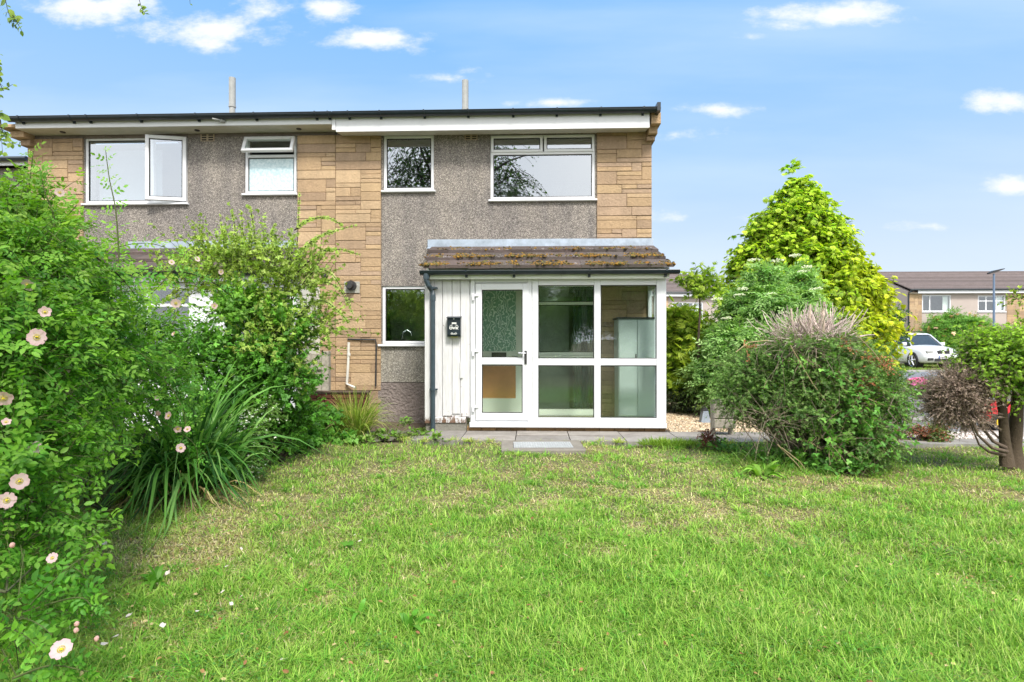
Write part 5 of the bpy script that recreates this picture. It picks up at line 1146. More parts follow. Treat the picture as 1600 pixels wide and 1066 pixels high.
FL = [(96, 1015, 1.72, 17), (30, 752, 2.3, 15), (58, 527, 2.5, 15), (70, 488, 2.6, 12), (5, 622, 2.2, 16), (10, 782, 2.1, 14), (54, 700, 2.6, 12), (82, 872, 2.2, 9), (112, 565, 3.2, 11), (110, 618, 3.2, 9), (44, 445, 2.9, 11), (93, 301, 3.3, 8), (137, 527, 3.4, 8), (278, 670, 4.2, 8), (264, 650, 4.2, 8), (282, 700, 4.1, 8), (293, 671, 4.3, 6), (100, 578, 3.0, 9), (10, 660, 2.2, 9), (335, 478, 4.6, 6), (268, 410, 4.4, 5), (345, 425, 4.6, 5), (275, 474, 4.3, 8), (272, 522, 4.3, 5), (245, 622, 4.2, 5), (308, 405, 4.6, 5)]
for i, (px, py, Y, rp) in enumerate(FL):
    Y -= .32; p = W(px, py, Y); flower(rose, p, rp * Y / F * .92, (-p.x * .3 + RNG.normal() * .7, -1, .35 + RNG.normal() * .6), i, op=(1.0, .94, 1.0, .75, .86)[i % 5])
for i, (px, py, Y) in enumerate([(35, 405, 3.0), (62, 393, 3.0), (102, 392, 3.2), (88, 418, 3.1), (142, 468, 3.6), (142, 547, 3.5), (19, 852, 2.0), (119, 985, 1.9), (151, 998, 2.0), (120, 975, 1.95), (143, 612, 3.5), (247, 646, 4.1), (218, 585, 4.2)]):
    mb = MB(); p = W(px, py, Y); mb.cur = (.78, .50, .46); mb.ico(p, .0042 * Y, 1.2, seed=i, jit=.1); mb.build('bud', 'petal', rose)

# ---- hawthorn with long light shoots
haw = plant('hawthorn_shrub', 420, 690, 6.3, 'light green hawthorn shrub with long arching shoots in front of the stone wall', 'shrub')
HB = [blob(385, 490, 6.4, .45, .5, .30), blob(450, 520, 6.4, .34, .4, .34), blob(320, 560, 6.1, .40, .5, .38), blob(420, 590, 6.2, .48, .5, .42), blob(350, 650, 5.9, .42, .45, .40), blob(465, 655, 6.5, .26, .35, .3), blob(440, 690, 6.4, .35, .3, .15)]
HC = [(.09, .28, .03), (.13, .35, .04), (.065, .21, .026)]
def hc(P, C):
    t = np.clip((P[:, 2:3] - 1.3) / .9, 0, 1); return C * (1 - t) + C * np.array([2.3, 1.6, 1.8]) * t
twig_foliage('foliage', haw, HB, 1900, 9, .30, T_CLUS, .032, HC, seed=31, up=.6, grav=-.1, lo=.2, cfun=hc, twigcol=(.05, .04, .025), lump=.3)
limbs('stem', haw, np.array([(X(400, 6.3), 6.3, 0), (X(440, 6.4), 6.4, 0)], float), [(b[0] + RNG.normal() * .15, b[1], b[2]) for b in HB for _ in range(3)], .028, .006, (.045, .035, .025), .1, M=9, n=6, wob=.1)
def hshoot(pts, Y, n, seed, pale=0): cane(haw, pts, Y, .008, n, T_CLUS, .045, [(.30 + pale, .46 + pale, .09 + pale), (.36 + pale, .50 + pale, .12 + pale)], seed, (.045, .035, .025), 'branch')
hshoot([(446, 560), (452, 490), (462, 420), (466, 350), (468, 302)], 6.5, 55, 1)
HTOP = [blob(375, 410, 6.5, .85, .4, .36), blob(460, 440, 6.5, .62, .4, .42), blob(300, 440, 6.3, .55, .4, .3), blob(500, 510, 6.5, .30, .3, .35), blob(430, 540, 6.2, .6, .3, .4)]
twig_foliage('foliage', haw, HTOP, 620, 9, .42, T_CLUS, .031, [(.28, .44, .08), (.34, .48, .10)], seed=32, up=.7, grav=-.1, lo=.1, twigcol=(.05, .04, .025), lump=.3)
for k, pts in enumerate([[(462, 400), (490, 375), (520, 362), (556, 352)], [(460, 430), (500, 395), (530, 390), (562, 398)], [(455, 470), (490, 425), (520, 430), (548, 478)], [(455, 500), (500, 470), (530, 488), (545, 505)], [(420, 470), (445, 410), (480, 385), (515, 360)], [(380, 470), (372, 400), (366, 350), (362, 330)], [(410, 440), (400, 380), (392, 330), (386, 322)], [(430, 420), (424, 370), (430, 350)], [(340, 450), (330, 400), (320, 370), (300, 345)], [(450, 520), (490, 500), (510, 520), (515, 545)], [(360, 440), (350, 380), (345, 345)], [(460, 360), (480, 345), (510, 340), (535, 352)], [(470, 450), (500, 440), (530, 452), (552, 492)]]): hshoot(pts, 6.5, 42, k + 5, .06 if k in (2, 3, 12) else 0)

# ---- strap-leaved clumps
def straps(name, parent, cx, cy, z0, rx, ry, n, ln, w, cols, seed, lean=.9, droop=1.0, mat='leaf', upv=.0, bias=(0, 0)):
    r = np.random.default_rng(seed); M = 7; a = r.uniform(0, 2 * np.pi, n); rad = r.uniform(0, 1, n) ** .5
    B = np.stack([cx + rx * rad * np.cos(a), cy + ry * rad * np.sin(a), np.full(n, z0)], 1)
    out = np.stack([np.cos(a), np.sin(a), 0 * a], 1) * (rad * lean + r.uniform(.1, .4, n))[:, None] + r.normal(size=(n, 3)) * [.25, .25, 0] + np.array([bias[0], bias[1], 0])
    L_ = ln * r.uniform(.55, 1.15, n); s = np.linspace(0, 1, M)
    up = np.sqrt(np.clip(1 - .3 * (out ** 2).sum(1), .2, 1))
    P = B[:, None] + L_[:, None, None] * (out[:, None] * (s * .35 + .65 * s * s * droop)[None, :, None] + np.array([0, 0, 1.])[None, None] * (up[:, None] * s - droop * .75 * (out ** 2).sum(1)[:, None].clip(0, 1.2) * s ** 3 - .12 * s ** 3)[:, :, None])
    P[:, :, 2] = np.maximum(P[:, :, 2], .01)
    tan = nrm(np.gradient(P, axis=1)); sd = nrm(np.cross(tan, nrm(out + 1e-4)[:, None] * .4 + np.array([0, 0, 1.]) + r.normal(size=(n, 1, 3)) * .25))
    wd = w * r.uniform(.6, 1.2, n)[:, None] * np.array([.7, .9, 1, .95, .8, .5, .04])[None]
    V = np.stack([P - sd * wd[:, :, None] / 2, P + sd * wd[:, :, None] / 2], 2).reshape(-1, 3)
    i = np.arange(M - 1) * 2; q = np.stack([i, i + 1, i + 3, i + 2], 1); Fc = (q[None] + (np.arange(n) * M * 2)[:, None, None]).reshape(-1, 4)
    c = np.array(cols)[r.integers(0, len(cols), n)] * r.uniform(.7, 1.3, (n, 1)); C = np.repeat(c, M * 2, 0)
    return nbuild(name, V, Fc, C, mat, parent, smooth=True)
SC_ = [(.05, .17, .03), (.09, .26, .045), (.025, .09, .018), (.20, .40, .11), (.13, .32, .06)]
st = plant('strap_leaf_clump', 270, 790, 5.0, 'dark green arching strap leaved clump between the rose and the hawthorn', 'plant')
for k, (px, Y, n, l) in enumerate([(222, 5.0, 200, .8), (258, 5.0, 300, 1.05), (300, 5.1, 280, 1.1), (290, 5.3, 260, 1.4), (345, 5.3, 140, .95)]):
    straps('leaves', st, X(px, Y), Y, .0, .16, .14, int(n * .62), l, .027, SC_, 40 + k, .58, .85, bias=(0, -.22))
straps('dry_leaves', st, X(270, 4.9), 4.9, 0, .4, .15, 60, .6, .014, [(.42, .34, .18), (.35, .26, .12)], 47, 1.1, 1.0, 'leaf_dry', bias=(0, -.4))
gc = plant('grass_clump', 555, 690, 7.95, 'yellow green ornamental grass tuft against the dark render plinth', 'grass')
straps('leaves', gc, X(555, 7.95), 7.95, 0, .14, .12, 620, .78, .010, [(.24, .38, .06), (.32, .44, .09), (.16, .28, .04), (.42, .42, .18)], 51, .55, .55)
straps('leaves', gc, X(520, 7.8), 7.8, 0, .1, .1, 200, .5, .012, [(.16, .30, .04), (.24, .36, .06)], 52, 1.0, .8)
gw = plant('bramble_patch', 500, 680, 7.5, 'low dark green nettles and bramble leaves below the grass tuft', 'weeds')
twig_foliage('foliage', gw, [blob(500, 655, 7.7, .3, .2, .18), blob(460, 680, 7.2, .4, .3, .2), blob(430, 700, 6.9, .4, .3, .15), blob(530, 690, 7.5, .25, .2, .08), blob(480, 600, 7.9, .2, .15, .15)], 380, 6, .16, T_TRI, .09, [(.09, .27, .04), (.12, .33, .05), (.17, .38, .07)], 53, twigcol=(.08, .1, .04))
wf_ = plant('cow_parsley', 372, 770, 5.5, 'frothy white flowered weed at the foot of the hawthorn', 'weeds')
WB = [blob(372, 740, 5.5, .2, .2, .28), blob(385, 680, 5.6, .18, .2, .25), blob(360, 770, 5.4, .22, .2, .15), blob(410, 650, 5.8, .15, .15, .2)]
twig_foliage('foliage', wf_, WB, 420, 7, .2, T_CLUS, .028, [(.12, .28, .05), (.16, .32, .07)], 54)
twig_foliage('flowers', wf_, WB, 420, 3, .2, T_CLUS, .014, [(.75, .78, .68)], 55, up=.8, twigs=False, mat='petal', lo=.7)
hw2 = plant('weed_patch', 600, 690, 7.7, 'small leafy weeds among the rocks at the foot of the plinth', 'weeds')
twig_foliage('foliage', hw2, [blob(600, 684, 7.8, .35, .15, .06), blob(655, 680, 8.1, .15, .12, .10), blob(680, 690, 7.7, .12, .1, .10), blob(560, 695, 7.5, .3, .2, .06), blob(636, 662, 8.3, .1, .08, .12)], 200, 5, .10, T_LEAF, .055, [(.15, .33, .05), (.22, .38, .08), (.16, .24, .08)], 56)
straps('blades', hw2, X(600, 7.9), 7.9, 0, .45, .2, 200, .22, .008, [(.10, .15, .04), (.14, .2, .05)], 57)

# ---- big clipped bush on the right
bb = plant('clipped_bush', 1260, 740, 6.5, 'big rounded clipped bush with bare cut stumps on top and brambles growing through', 'bush')
BB = [blob(1195, 605, 6.75, .50, .5, .38), blob(1290, 590, 6.6, .66, .6, .42), blob(1362, 615, 6.5, .38, .45, .42), blob(1265, 550, 6.6, .62, .55, .20), blob(1150, 620, 6.8, .26, .3, .30), blob(1335, 680, 6.35, .40, .4, .30), blob(1245, 640, 6.5, .5, .5, .28), blob(1370, 700, 6.3, .22, .3, .22), blob(1180, 570, 6.8, .4, .4, .2)]
BC = [(.08, .23, .045), (.12, .30, .06), (.18, .36, .09), (.055, .16, .035)]
twig_foliage('foliage', bb, BB, 7600, 9, .18, T_NEEDLE, .040, BC, seed=61, up=.5, grav=-.2, lo=.45, twigcol=(.19, .16, .11), lump=.42, twr=.0018, tipcol=(.22, .38, .10))
twig_foliage('long_shoots', bb, BB, 260, 12, .42, T_NEEDLE, .036, [(.15, .28, .08), (.20, .34, .12)], seed=161, up=.35, grav=-.25, lo=.85, twigcol=(.26, .20, .15), twr=.0022)
twig_foliage('bare_twigs', bb, [blob(1200, 660, 6.2, .4, .3, .25), blob(1390, 640, 6.3, .2, .3, .35), blob(1260, 540, 6.3, .7, .3, .15)], 240, 2, .34, T_NEEDLE, .03, [(.2, .22, .12)], seed=162, up=.1, grav=-.15, lo=.6, twigcol=(.24, .19, .145), twr=.0026)
lb = np.array([(X(1262, 6.5), 6.5, 0), (X(1240, 6.6), 6.6, 0), (X(1300, 6.5), 6.5, 0), (X(1340, 6.4), 6.4, 0)], float)
r = np.random.default_rng(8); tg = []
for _ in range(260):
    b = BB[r.integers(0, len(BB))]; d = r.normal(size=3); d /= np.linalg.norm(d); q = r.uniform(.8, 1.12); tg.append((b[0] + d[0] * b[3] * q, b[1] + d[1] * b[4] * q, max(.25, b[2] + d[2] * b[5] * q)))
limbs('branch', bb, lb, tg, .013, .002, (.20, .165, .13), .0, M=9, n=5, wob=.14)
c0 = W(1268, 530, 6.6); r = np.random.default_rng(9); n = 420
ang = r.normal(size=n) * 1.0; dep = r.normal(size=n) * .3; d = np.stack([np.sin(ang), dep, np.cos(ang) * .9 + .12], 1); d = nrm(d + r.normal(size=(n, 3)) * .28)
S0 = np.array(c0)[None] + d * r.uniform(.0, .15, (n, 1)) * [1.8, 1, .5] + r.normal(size=(n, 3)) * [.13, .12, .015]
Ln = r.uniform(.10, .40, (n, 1)) * (1.05 - .25 * np.abs(ang)[:, None].clip(0, 2) * .4); s = np.linspace(0, 1, 4)[None, :, None]
cur = S0[:, None] + d[:, None] * Ln[:, None] * s + r.normal(size=(n, 4, 3)) * .008
rad = np.where(r.uniform(0, 1, n) < .03, .015, r.uniform(.0018, .0048, n))[:, None] * np.array([1.15, 1.05, 1, .92])[None]
ntubes('cut_stump', cur, rad, (.62, .50, .46), bb, 5)
for (px, py, rd) in ((1236, 486, .012), (1266, 480, .014), (1288, 476, .021), (1336, 496, .011)):
    mb = MB(); p = W(px, py - 4, 6.45); b = W(1265 + (px - 1265) * .75, 540, 6.45); mb.cur = (.52, .42, .34); mb.tube([b, (b * .65 + p * .35) + Vector((.018, .01, .0)), (b * .3 + p * .7) + Vector((-.006, 0, .0)), p], [rd * 1.25, rd * 1.05, rd, rd * .9], 8); mb.build('cut_stump', 'bark', bb)
BRB = [blob(1335, 640, 6.15, .30, .25, .42), blob(1290, 690, 6.1, .22, .2, .22), blob(1370, 680, 6.1, .22, .25, .25), blob(1300, 590, 6.15, .2, .15, .2), blob(1395, 640, 6.3, .12, .2, .3)]
twig_foliage('bramble_leaves', bb, BRB, 210, 5, .24, T_TRI, .062, [(.12, .32, .06), (.09, .26, .05), (.17, .40, .07)], seed=62, up=.2, grav=-.3, twigcol=(.30, .24, .14), twr=.003, lo=.3)
twig_foliage('bramble_leaves', bb, [blob(1240, 560, 6.2, .5, .15, .15), blob(1200, 600, 6.3, .3, .15, .2), blob(1330, 525, 6.4, .15, .2, .04)], 30, 3, .2, T_TRI, .055, [(.16, .38, .07), (.20, .44, .08)], seed=63, twigcol=(.30, .22, .14), twr=.003)
twig_foliage('dead_leaves', bb, [blob(1370, 570, 6.15, .16, .12, .14), blob(1325, 545, 6.2, .08, .1, .08), blob(1165, 545, 6.5, .08, .1, .06), blob(1350, 600, 6.1, .15, .1, .06)], 70, 6, .12, T_SMALL, .028, [(.36, .13, .055), (.28, .10, .05), (.42, .20, .09)], seed=64, mat='leaf_dry', twigcol=(.35, .22, .12))
for k, pts in enumerate([[(1215, 695), (1245, 725), (1268, 755)], [(1222, 700), (1250, 722), (1262, 738)], [(1292, 740), (1305, 700), (1320, 660), (1340, 620)], [(1310, 580), (1350, 620), (1395, 640)], [(1235, 540), (1270, 600), (1300, 640)], [(1330, 515), (1360, 545), (1385, 575)], [(1150, 550), (1170, 535), (1200, 532)], [(1380, 620), (1402, 640), (1415, 665), (1395, 700)]]):
    mb = MB(); mb.cur = (.38, .30, .17) if k < 7 else (.14, .11, .08); mb.tube([W(px, py, (5.95 if k < 2 else 6.05) + .05 * i) for i, (px, py) in enumerate(pts)], .005, 5); mb.build('dead_cane', 'bark', bb)
ug = plant('weed_patch', 1200, 730, 6.3, 'leafy weeds growing along the foot of the big clipped bush', 'weeds')
twig_foliage('foliage', ug, [blob(1150, 712, 7.0, .28, .25, .12), blob(1210, 722, 6.5, .3, .25, .12), blob(1290, 738, 6.1, .35, .2, .1), blob(1340, 735, 6.05, .25, .15, .10), blob(1120, 700, 7.2, .2, .2, .08), blob(1250, 715, 6.5, .4, .3, .15)], 700, 5, .14, T_LEAF, .05, [(.10, .27, .05), (.14, .34, .06), (.07, .2, .04)], seed=65)
straps('blades', ug, X(1240, 6.4), 6.4, 0, .9, .4, 700, .25, .008, [(.10, .24, .04), (.16, .28, .06)], 66)
dk = plant('dock_plant', 1190, 748, 5.85, 'bright green dock leaves on the lawn in front of the big bush', 'weeds')
straps('leaves', dk, X(1192, 5.85), 5.85, 0, .08, .05, 16, .22, .06, [(.16, .36, .04), (.20, .40, .06)], 67, 1.2, .8)
tg_ = plant('grass_tuft', 1060, 700, 7.45, 'bright fringe of longer grass along the path between cover and bush', 'grass')
straps('blades', tg_, X(1050, 7.5), 7.5, 0, .42, .10, 900, .13, .008, [(.17, .32, .04), (.24, .38, .06)], 68, .6, .6)
rg_ = np.random.default_rng(6)
eg = plant('edge_grass', 700, 690, 7.6, 'ragged grass creeping over the front edge of the paved path left of the drain cover', 'grass')
for k in range(34):
    xx = rg_.uniform(-1.75, 4.6); 
    if abs(xx - .12) < .6: continue
    straps('tuft', eg, xx, 7.62 + rg_.uniform(-.03, .09), .0, .06, .03, 40, .11, .007, [(.26, .46, .06), (.36, .52, .09), (.55, .52, .25)], 400 + k, .7, .7)
rd_ = plant('dead_plant', 1106, 698, 7.25, 'small dead red brown plant left of the big bush', 'plant')
twig_foliage('foliage', rd_, [blob(1106, 685, 7.25, .09, .09, .12)], 90, 6, .12, T_SMALL, .02, [(.13, .045, .035), (.2, .07, .05)], seed=69, mat='leaf_dry', twigcol=(.14, .06, .04))

# ---- golden conifer
gcf = plant('golden_conifer', 1250, 610, 13.2, 'tall cone shaped golden green conifer right of the end house', 'tree')
def GB(px, py, rx, rz, Y=13.2, ry=None): return blob(px, py, Y, rx, ry or rx * .9, rz)
GBs = [GB(1238, 268, .10, .22), GB(1250, 290, .34, .26), GB(1250, 315, .62, .32), GB(1240, 345, .88, .38), GB(1205, 360, .5, .25), GB(1295, 350, .4, .25), GB(1175, 395, .4, .25), GB(1225, 375, .85, .36), GB(1275, 370, .75, .36), GB(1200, 405, .78, .38), GB(1255, 410, 1.1, .45), GB(1310, 405, .55, .38), GB(1190, 440, .75, .40), GB(1270, 455, 1.2, .5), GB(1335, 445, .55, .42), GB(1165, 470, .62, .4), GB(1165, 420, .40, .3), GB(1345, 470, .6, .4), GB(1290, 510, 1.3, .55), GB(1360, 500, .5, .42), GB(1220, 530, 1.2, .55), GB(1345, 548, .68, .5, 12.8), GB(1372, 520, .35, .35), GB(1300, 590, 1.0, .5, 12.8), GB(1375, 585, .26, .3, 12.6), GB(1240, 610, 1.4, .5), GB(1352, 425, .22, .2)]
gx = gcf.location.x
def gcol(P, C):
    t = np.clip((P[:, 0:1] - gx) / 2.2 + (3.2 - P[:, 2:3]) / 4.5, 0, 1); return C * (1 - t) + C * np.array([1.2, .98, .7]) * t
twig_foliage('crown', gcf, GBs, 13000, 4, .28, T_FAN, .105, [(.33, .54, .045), (.40, .60, .05), (.24, .46, .04)], seed=71, up=.15, grav=-.45, lo=.62, cfun=gcol, lump=.36, twigcol=(.07, .05, .03), twr=.006, tipcol=(.52, .68, .06), nup=.9)
twig_foliage('outer_sprays', gcf, [(b[0], b[1], b[2], b[3] * 1.12, b[4], b[5] * 1.12) for b in GBs], 420, 6, .42, T_FAN, .09, [(.34, .54, .05), (.26, .46, .04)], seed=171, up=.25, grav=-.5, lo=.9, twigcol=(.09, .06, .035), twr=.006, tipcol=(.46, .64, .06))
mb = MB(); mb.cur = (.09, .06, .04); mb.tube([(gx, 13.2, -.05), (gx + .05, 13.2, 1.8), (gx - .05, 13.2, 3.6), (gx - .12, 13.2, 5.0)], [.17, .13, .07, .02], 10); mb.build('trunk', 'bark', gcf)
r = np.random.default_rng(3); limbs('limb', gcf, np.array([(gx, 13.2, z) for z in (.5, 1.1, 1.7, 2.3, 2.9, 3.5)], float), [(b[0] + r.normal() * .1, b[1] + r.normal() * .1, b[2]) for b in GBs[3:] for _ in range(3)], .035, .008, (.07, .05, .035), .1)

# ---- elder
el = plant('elder_shrub', 1190, 610, 10.5, 'leafy green elder with flat white flower heads in front of the golden conifer', 'shrub')
EB = [blob(1185, 480, 10.7, .62, .6, .40), blob(1235, 480, 10.9, .58, .5, .40), blob(1145, 545, 10.4, .48, .6, .42), blob(1205, 540, 10.5, .80, .7, .55), blob(1275, 515, 10.9, .36, .5, .36), blob(1120, 590, 10.4, .42, .5, .40), blob(1170, 600, 10.4, .75, .6, .45), blob(1245, 440, 11.0, .34, .4, .16), blob(1195, 440, 10.8, .38, .4, .18)]
twig_foliage('foliage', el, EB, 3400, 7, .36, T_ELDER, .135, [(.16, .36, .09), (.21, .43, .12), (.12, .29, .075)], seed=81, up=.4, grav=-.35, lo=.3, tipcol=(.36, .56, .22), twigcol=(.14, .14, .08), twr=.005, nup=1.0)
limbs('stem', el, np.array([(X(1185, 10.5), 10.5, 0), (X(1210, 10.6), 10.6, 0)], float), [(b[0], b[1], b[2]) for b in EB for _ in range(2)], .04, .01, (.12, .10, .07), .1)
for i, (px, py) in enumerate([(1178, 407), (1160, 452), (1155, 462), (1262, 418), (1256, 425), (1275, 452), (1120, 468), (1168, 512), (1172, 505), (1135, 498), (1205, 460), (1242, 400), (1215, 408), (1225, 490)]):
    p = W(px, py, 10.15); rg = np.random.default_rng(i); n = 60; a = rg.uniform(0, 6.28, n); rr_ = .10 * rg.uniform(0, 1, n) ** .5
    P = np.stack([p.x + rr_ * np.cos(a), p.y + rr_ * np.sin(a), p.z + .02 * np.cos(rr_ * 12) - .1 * (rr_ * np.sin(a)) + rg.normal(size=n) * .006], 1)
    V, Fc, C = scatter(T_CLUS[0], T_CLUS[1], P, rg.normal(size=(n, 3)), np.tile([0, -.6, 1.], (n, 1)), rg.uniform(.010, .02, n), np.tile([.72, .74, .60], (n, 1)))
    nbuild('flower_head', V, Fc, C, 'petal', el)

# ---- hedge and small shrubs by the porch
hd = plant('conifer_hedge', 1070, 640, 11.4, 'yellow green conifer hedge just right of the porch', 'hedge')
CG = [(.22, .38, .04), (.28, .46, .05), (.16, .30, .035)]
HDB = [blob(1060, 520, 11.4, .5, .5, .42), blob(1090, 560, 11.3, .42, .5, .5), blob(1055, 590, 11.3, .5, .5, .5), blob(1030, 540, 11.6, .5, .5, .5), blob(1095, 600, 11.2, .35, .4, .35)]
twig_foliage('foliage', hd, HDB, 1500, 5, .34, T_SPRAY, .17, CG, seed=91, up=.9, grav=-.1, lo=.35, tipcol=(.46, .60, .07), twigcol=(.10, .07, .05), twr=.004)
limbs('stem', hd, np.array([(X(1070, 11.4), 11.4, 0)], float), [(b[0], b[1], b[2] + .3) for b in HDB for _ in range(4)], .03, .006, (.14, .11, .08), .1)
ls = plant('low_shrub', 1062, 640, 10.9, 'low grey green shrub at the edge of the gravel below the hedge', 'shrub')
twig_foliage('foliage', ls, [blob(1058, 628, 10.9, .42, .3, .2), blob(1075, 622, 10.9, .25, .3, .2)], 700, 6, .16, T_NEEDLE, .05, [(.05, .085, .04), (.075, .12, .05)], seed=92)
sp = plant('conifer_sapling', 1092, 600, 10.6, 'thin stemmed sapling with a flat yellow green top between porch and elder', 'tree')
mb = MB(); mb.cur = (.08, .06, .045); a = W(1091, 533, 10.6); b = W(1093, 440, 10.6); mb.tube([(a.x, 10.6, 0), a, (a + b) / 2 + Vector((.02, 0, 0)), b], [.03, .024, .018, .008], 8); mb.build('trunk', 'bark', sp)
SPB = [blob(1092, 455, 10.6, .34, .3, .10), blob(1100, 440, 10.6, .28, .25, .12), blob(1072, 446, 10.6, .16, .2, .08), blob(1112, 452, 10.6, .14, .2, .08)]
twig_foliage('crown', sp, SPB, 75, 5, .24, T_SPRAY, .13, CG, seed=93, up=.5, grav=.0, lo=.1, tipcol=(.36, .50, .06), twigcol=(.10, .08, .06), twr=.004)
gp = plant('glass_lantern', 1101, 640, 9.6, 'small grey garden lantern standing on the gravel beside the bush', 'lantern')
mb = MB(); gx_, gy_ = X(1100, 9.6), 9.6; mb.prism([(gx_ - .07, .0), (gx_ + .09, .0), (gx_ + .05, .2), (gx_ - .03, .2)], 'y', gy_ - .07, gy_ + .07); mb.build('body', 'lead', gp); mb = MB(); mb.prism([(gx_ - .05, .2), (gx_ + .07, .2), (gx_ + .02, .27), (gx_, .27)], 'y', gy_ - .05, gy_ + .05); mb.build('lid', 'iron', gp)

# ---- cut conifer at the right edge
ct = plant('cut_conifer', 1585, 730, 6.25, 'hard pruned conifer with thick bare trunk, brown dead side and green top', 'tree')
def tr(pts, rads, Y=6.25, name='trunk', col=(.075, .055, .036), n=10):
    mb = MB(); mb.cur = col; mb.tube([(*W(px, py, Y)[:2], W(px, py, Y).z) for px, py in pts], rads, n); return mb.build(name, 'bark', ct, smooth=True)
tr([(1586, 732), (1584, 700), (1588, 660), (1591, 610), (1594, 560), (1588, 520)], [.095, .068, .058, .050, .036, .02], name='trunk', n=14)
tr([(1574, 728), (1570, 690), (1567, 650), (1566, 600), (1560, 560)], [.07, .05, .042, .035, .02], 6.15, 'trunk')
for k, pts in enumerate([[(1574, 706), (1550, 700), (1528, 680), (1518, 655), (1505, 640)], [(1572, 700), (1552, 690), (1535, 668), (1526, 650), (1515, 625)], [(1570, 712), (1545, 706), (1530, 695), (1516, 662)], [(1570, 680), (1556, 665), (1548, 640), (1535, 600)], [(1566, 690), (1548, 672), (1536, 650), (1522, 600)], [(1568, 660), (1560, 640), (1556, 612), (1545, 570)], [(1569, 640), (1580, 628), (1584, 600)], [(1568, 640), (1556, 620), (1540, 590), (1510, 570)], [(1572, 670), (1590, 650), (1598, 655)]]): tr(pts, np.linspace(.02 if k < 3 else .011, .005, len(pts)), 6.05 + .03 * k, 'limb', (.12, .09, .068), 7)
DB = [blob(1497, 612, 6.3, .30, .3, .27), blob(1515, 645, 6.2, .24, .2, .20), blob(1480, 630, 6.35, .27, .25, .25), blob(1535, 600, 6.2, .2, .2, .12)]
twig_foliage('dead_foliage', ct, DB, 3000, 7, .20, T_NEEDLE, .028, [(.34, .26, .21), (.42, .33, .27), (.25, .18, .15)], seed=101, mat='leaf_dry', lo=.1, twigcol=(.34, .27, .22), twr=.0025, up=.2, grav=0)
GT = [blob(1545, 557, 6.25, .26, .3, .12), blob(1575, 555, 6.2, .30, .35, .20), blob(1615, 560, 6.2, .3, .35, .25), blob(1560, 585, 6.1, .2, .2, .10), blob(1600, 595, 6.1, .2, .2, .12), blob(1524, 540, 6.3, .10, .15, .05)]
twig_foliage('green_foliage', ct, GT, 2700, 6, .26, T_SPRAY, .046, [(.15, .34, .045), (.20, .42, .05), (.10, .24, .04)], seed=102, up=.5, grav=-.15, lo=.2, tipcol=(.38, .62, .07), twigcol=(.2, .15, .11), twr=.0025)
twig_foliage('side_shoot', ct, [blob(1592, 465, 6.4, .06, .08, .05), blob(1590, 500, 6.4, .07, .08, .05)], 26, 6, .14, T_SMALL, .04, [(.30, .42, .06), (.22, .34, .05)], seed=103, up=.4)

# ---- small plants by the driveway and across the road
pk = plant('pink_flower_clump', 1434, 606, 11.6, 'small clump of bright pink flowers beside the driveway', 'flowers')
PB = [blob(1434, 598, 11.6, .18, .15, .08)]
twig_foliage('flowers', pk, PB, 240, 4, .08, T_CLUS, .04, [(.75, .22, .50), (.80, .32, .58)], seed=111, mat='petal', up=.8)
twig_foliage('foliage', pk, [blob(1430, 608, 11.6, .22, .15, .08)], 160, 4, .1, T_SMALL, .05, GREEN, seed=112)
sb = plant('small_shrub', 1452, 694, 7.9, 'small red and green shrub on the pale gravel beside the path', 'shrub')
twig_foliage('foliage', sb, [blob(1458, 682, 7.9, .20, .15, .09), blob(1470, 668, 8.0, .12, .12, .07)], 260, 6, .14, T_SMALL, .035, [(.09, .17, .04), (.16, .24, .06), (.24, .09, .05)], seed=113)
twig_foliage('red_foliage', sb, [blob(1436, 676, 7.9, .11, .1, .07), blob(1408, 680, 8.0, .10, .1, .03)], 120, 6, .10, T_SMALL, .03, [(.26, .10, .06), (.33, .16, .09)], seed=114, mat='leaf_dry')
fb = plant('flowering_shrub', 1495, 575, 40, 'large green shrub with peach flower heads in front of the rendered house', 'shrub', z=-.28)
FB = [blob(1490, 518, 40, 1.9, 1.2, 1.3), blob(1518, 522, 40, 1.4, 1, 1.1), blob(1465, 530, 40, 1.2, .9, 1.0), blob(1495, 548, 39.7, 2.2, 1.0, 1.1), blob(1535, 550, 40, 1.2, .8, .9)]
twig_foliage('foliage', fb, FB, 3000, 4, .4, T_ELDER, .26, [(.12, .31, .05), (.16, .38, .06), (.08, .22, .04)], seed=115, up=.5, lo=.4, tipcol=(.18, .36, .06))
twig_foliage('flower_heads', fb, FB[:3], 90, 4, .22, T_CLUS, .13, [(.75, .42, .28), (.8, .55, .4), (.6, .3, .18)], seed=116, up=.9, lo=.92, mat='petal', twigs=False)
ls2 = plant('young_tree', 1402, 560, 19.5, 'slim leafy young tree in front of the far gable wall', 'tree', z=-.25)
mb = MB(); p = X(1402, 19.5); mb.cur = (.1, .08, .06); mb.tube([(p, 19.5, -.3), (p, 19.5, 2.0)], [.03, .012], 7); mb.build('trunk', 'bark', ls2)
twig_foliage('crown', ls2, [blob(1400, 490, 19.5, .35, .3, .12), blob(1396, 505, 19.5, .45, .3, .14), blob(1402, 520, 19.5, .35, .3, .2)], 90, 6, .3, T_LEAF, .11, [(.05, .12, .03), (.08, .17, .04)], seed=117)

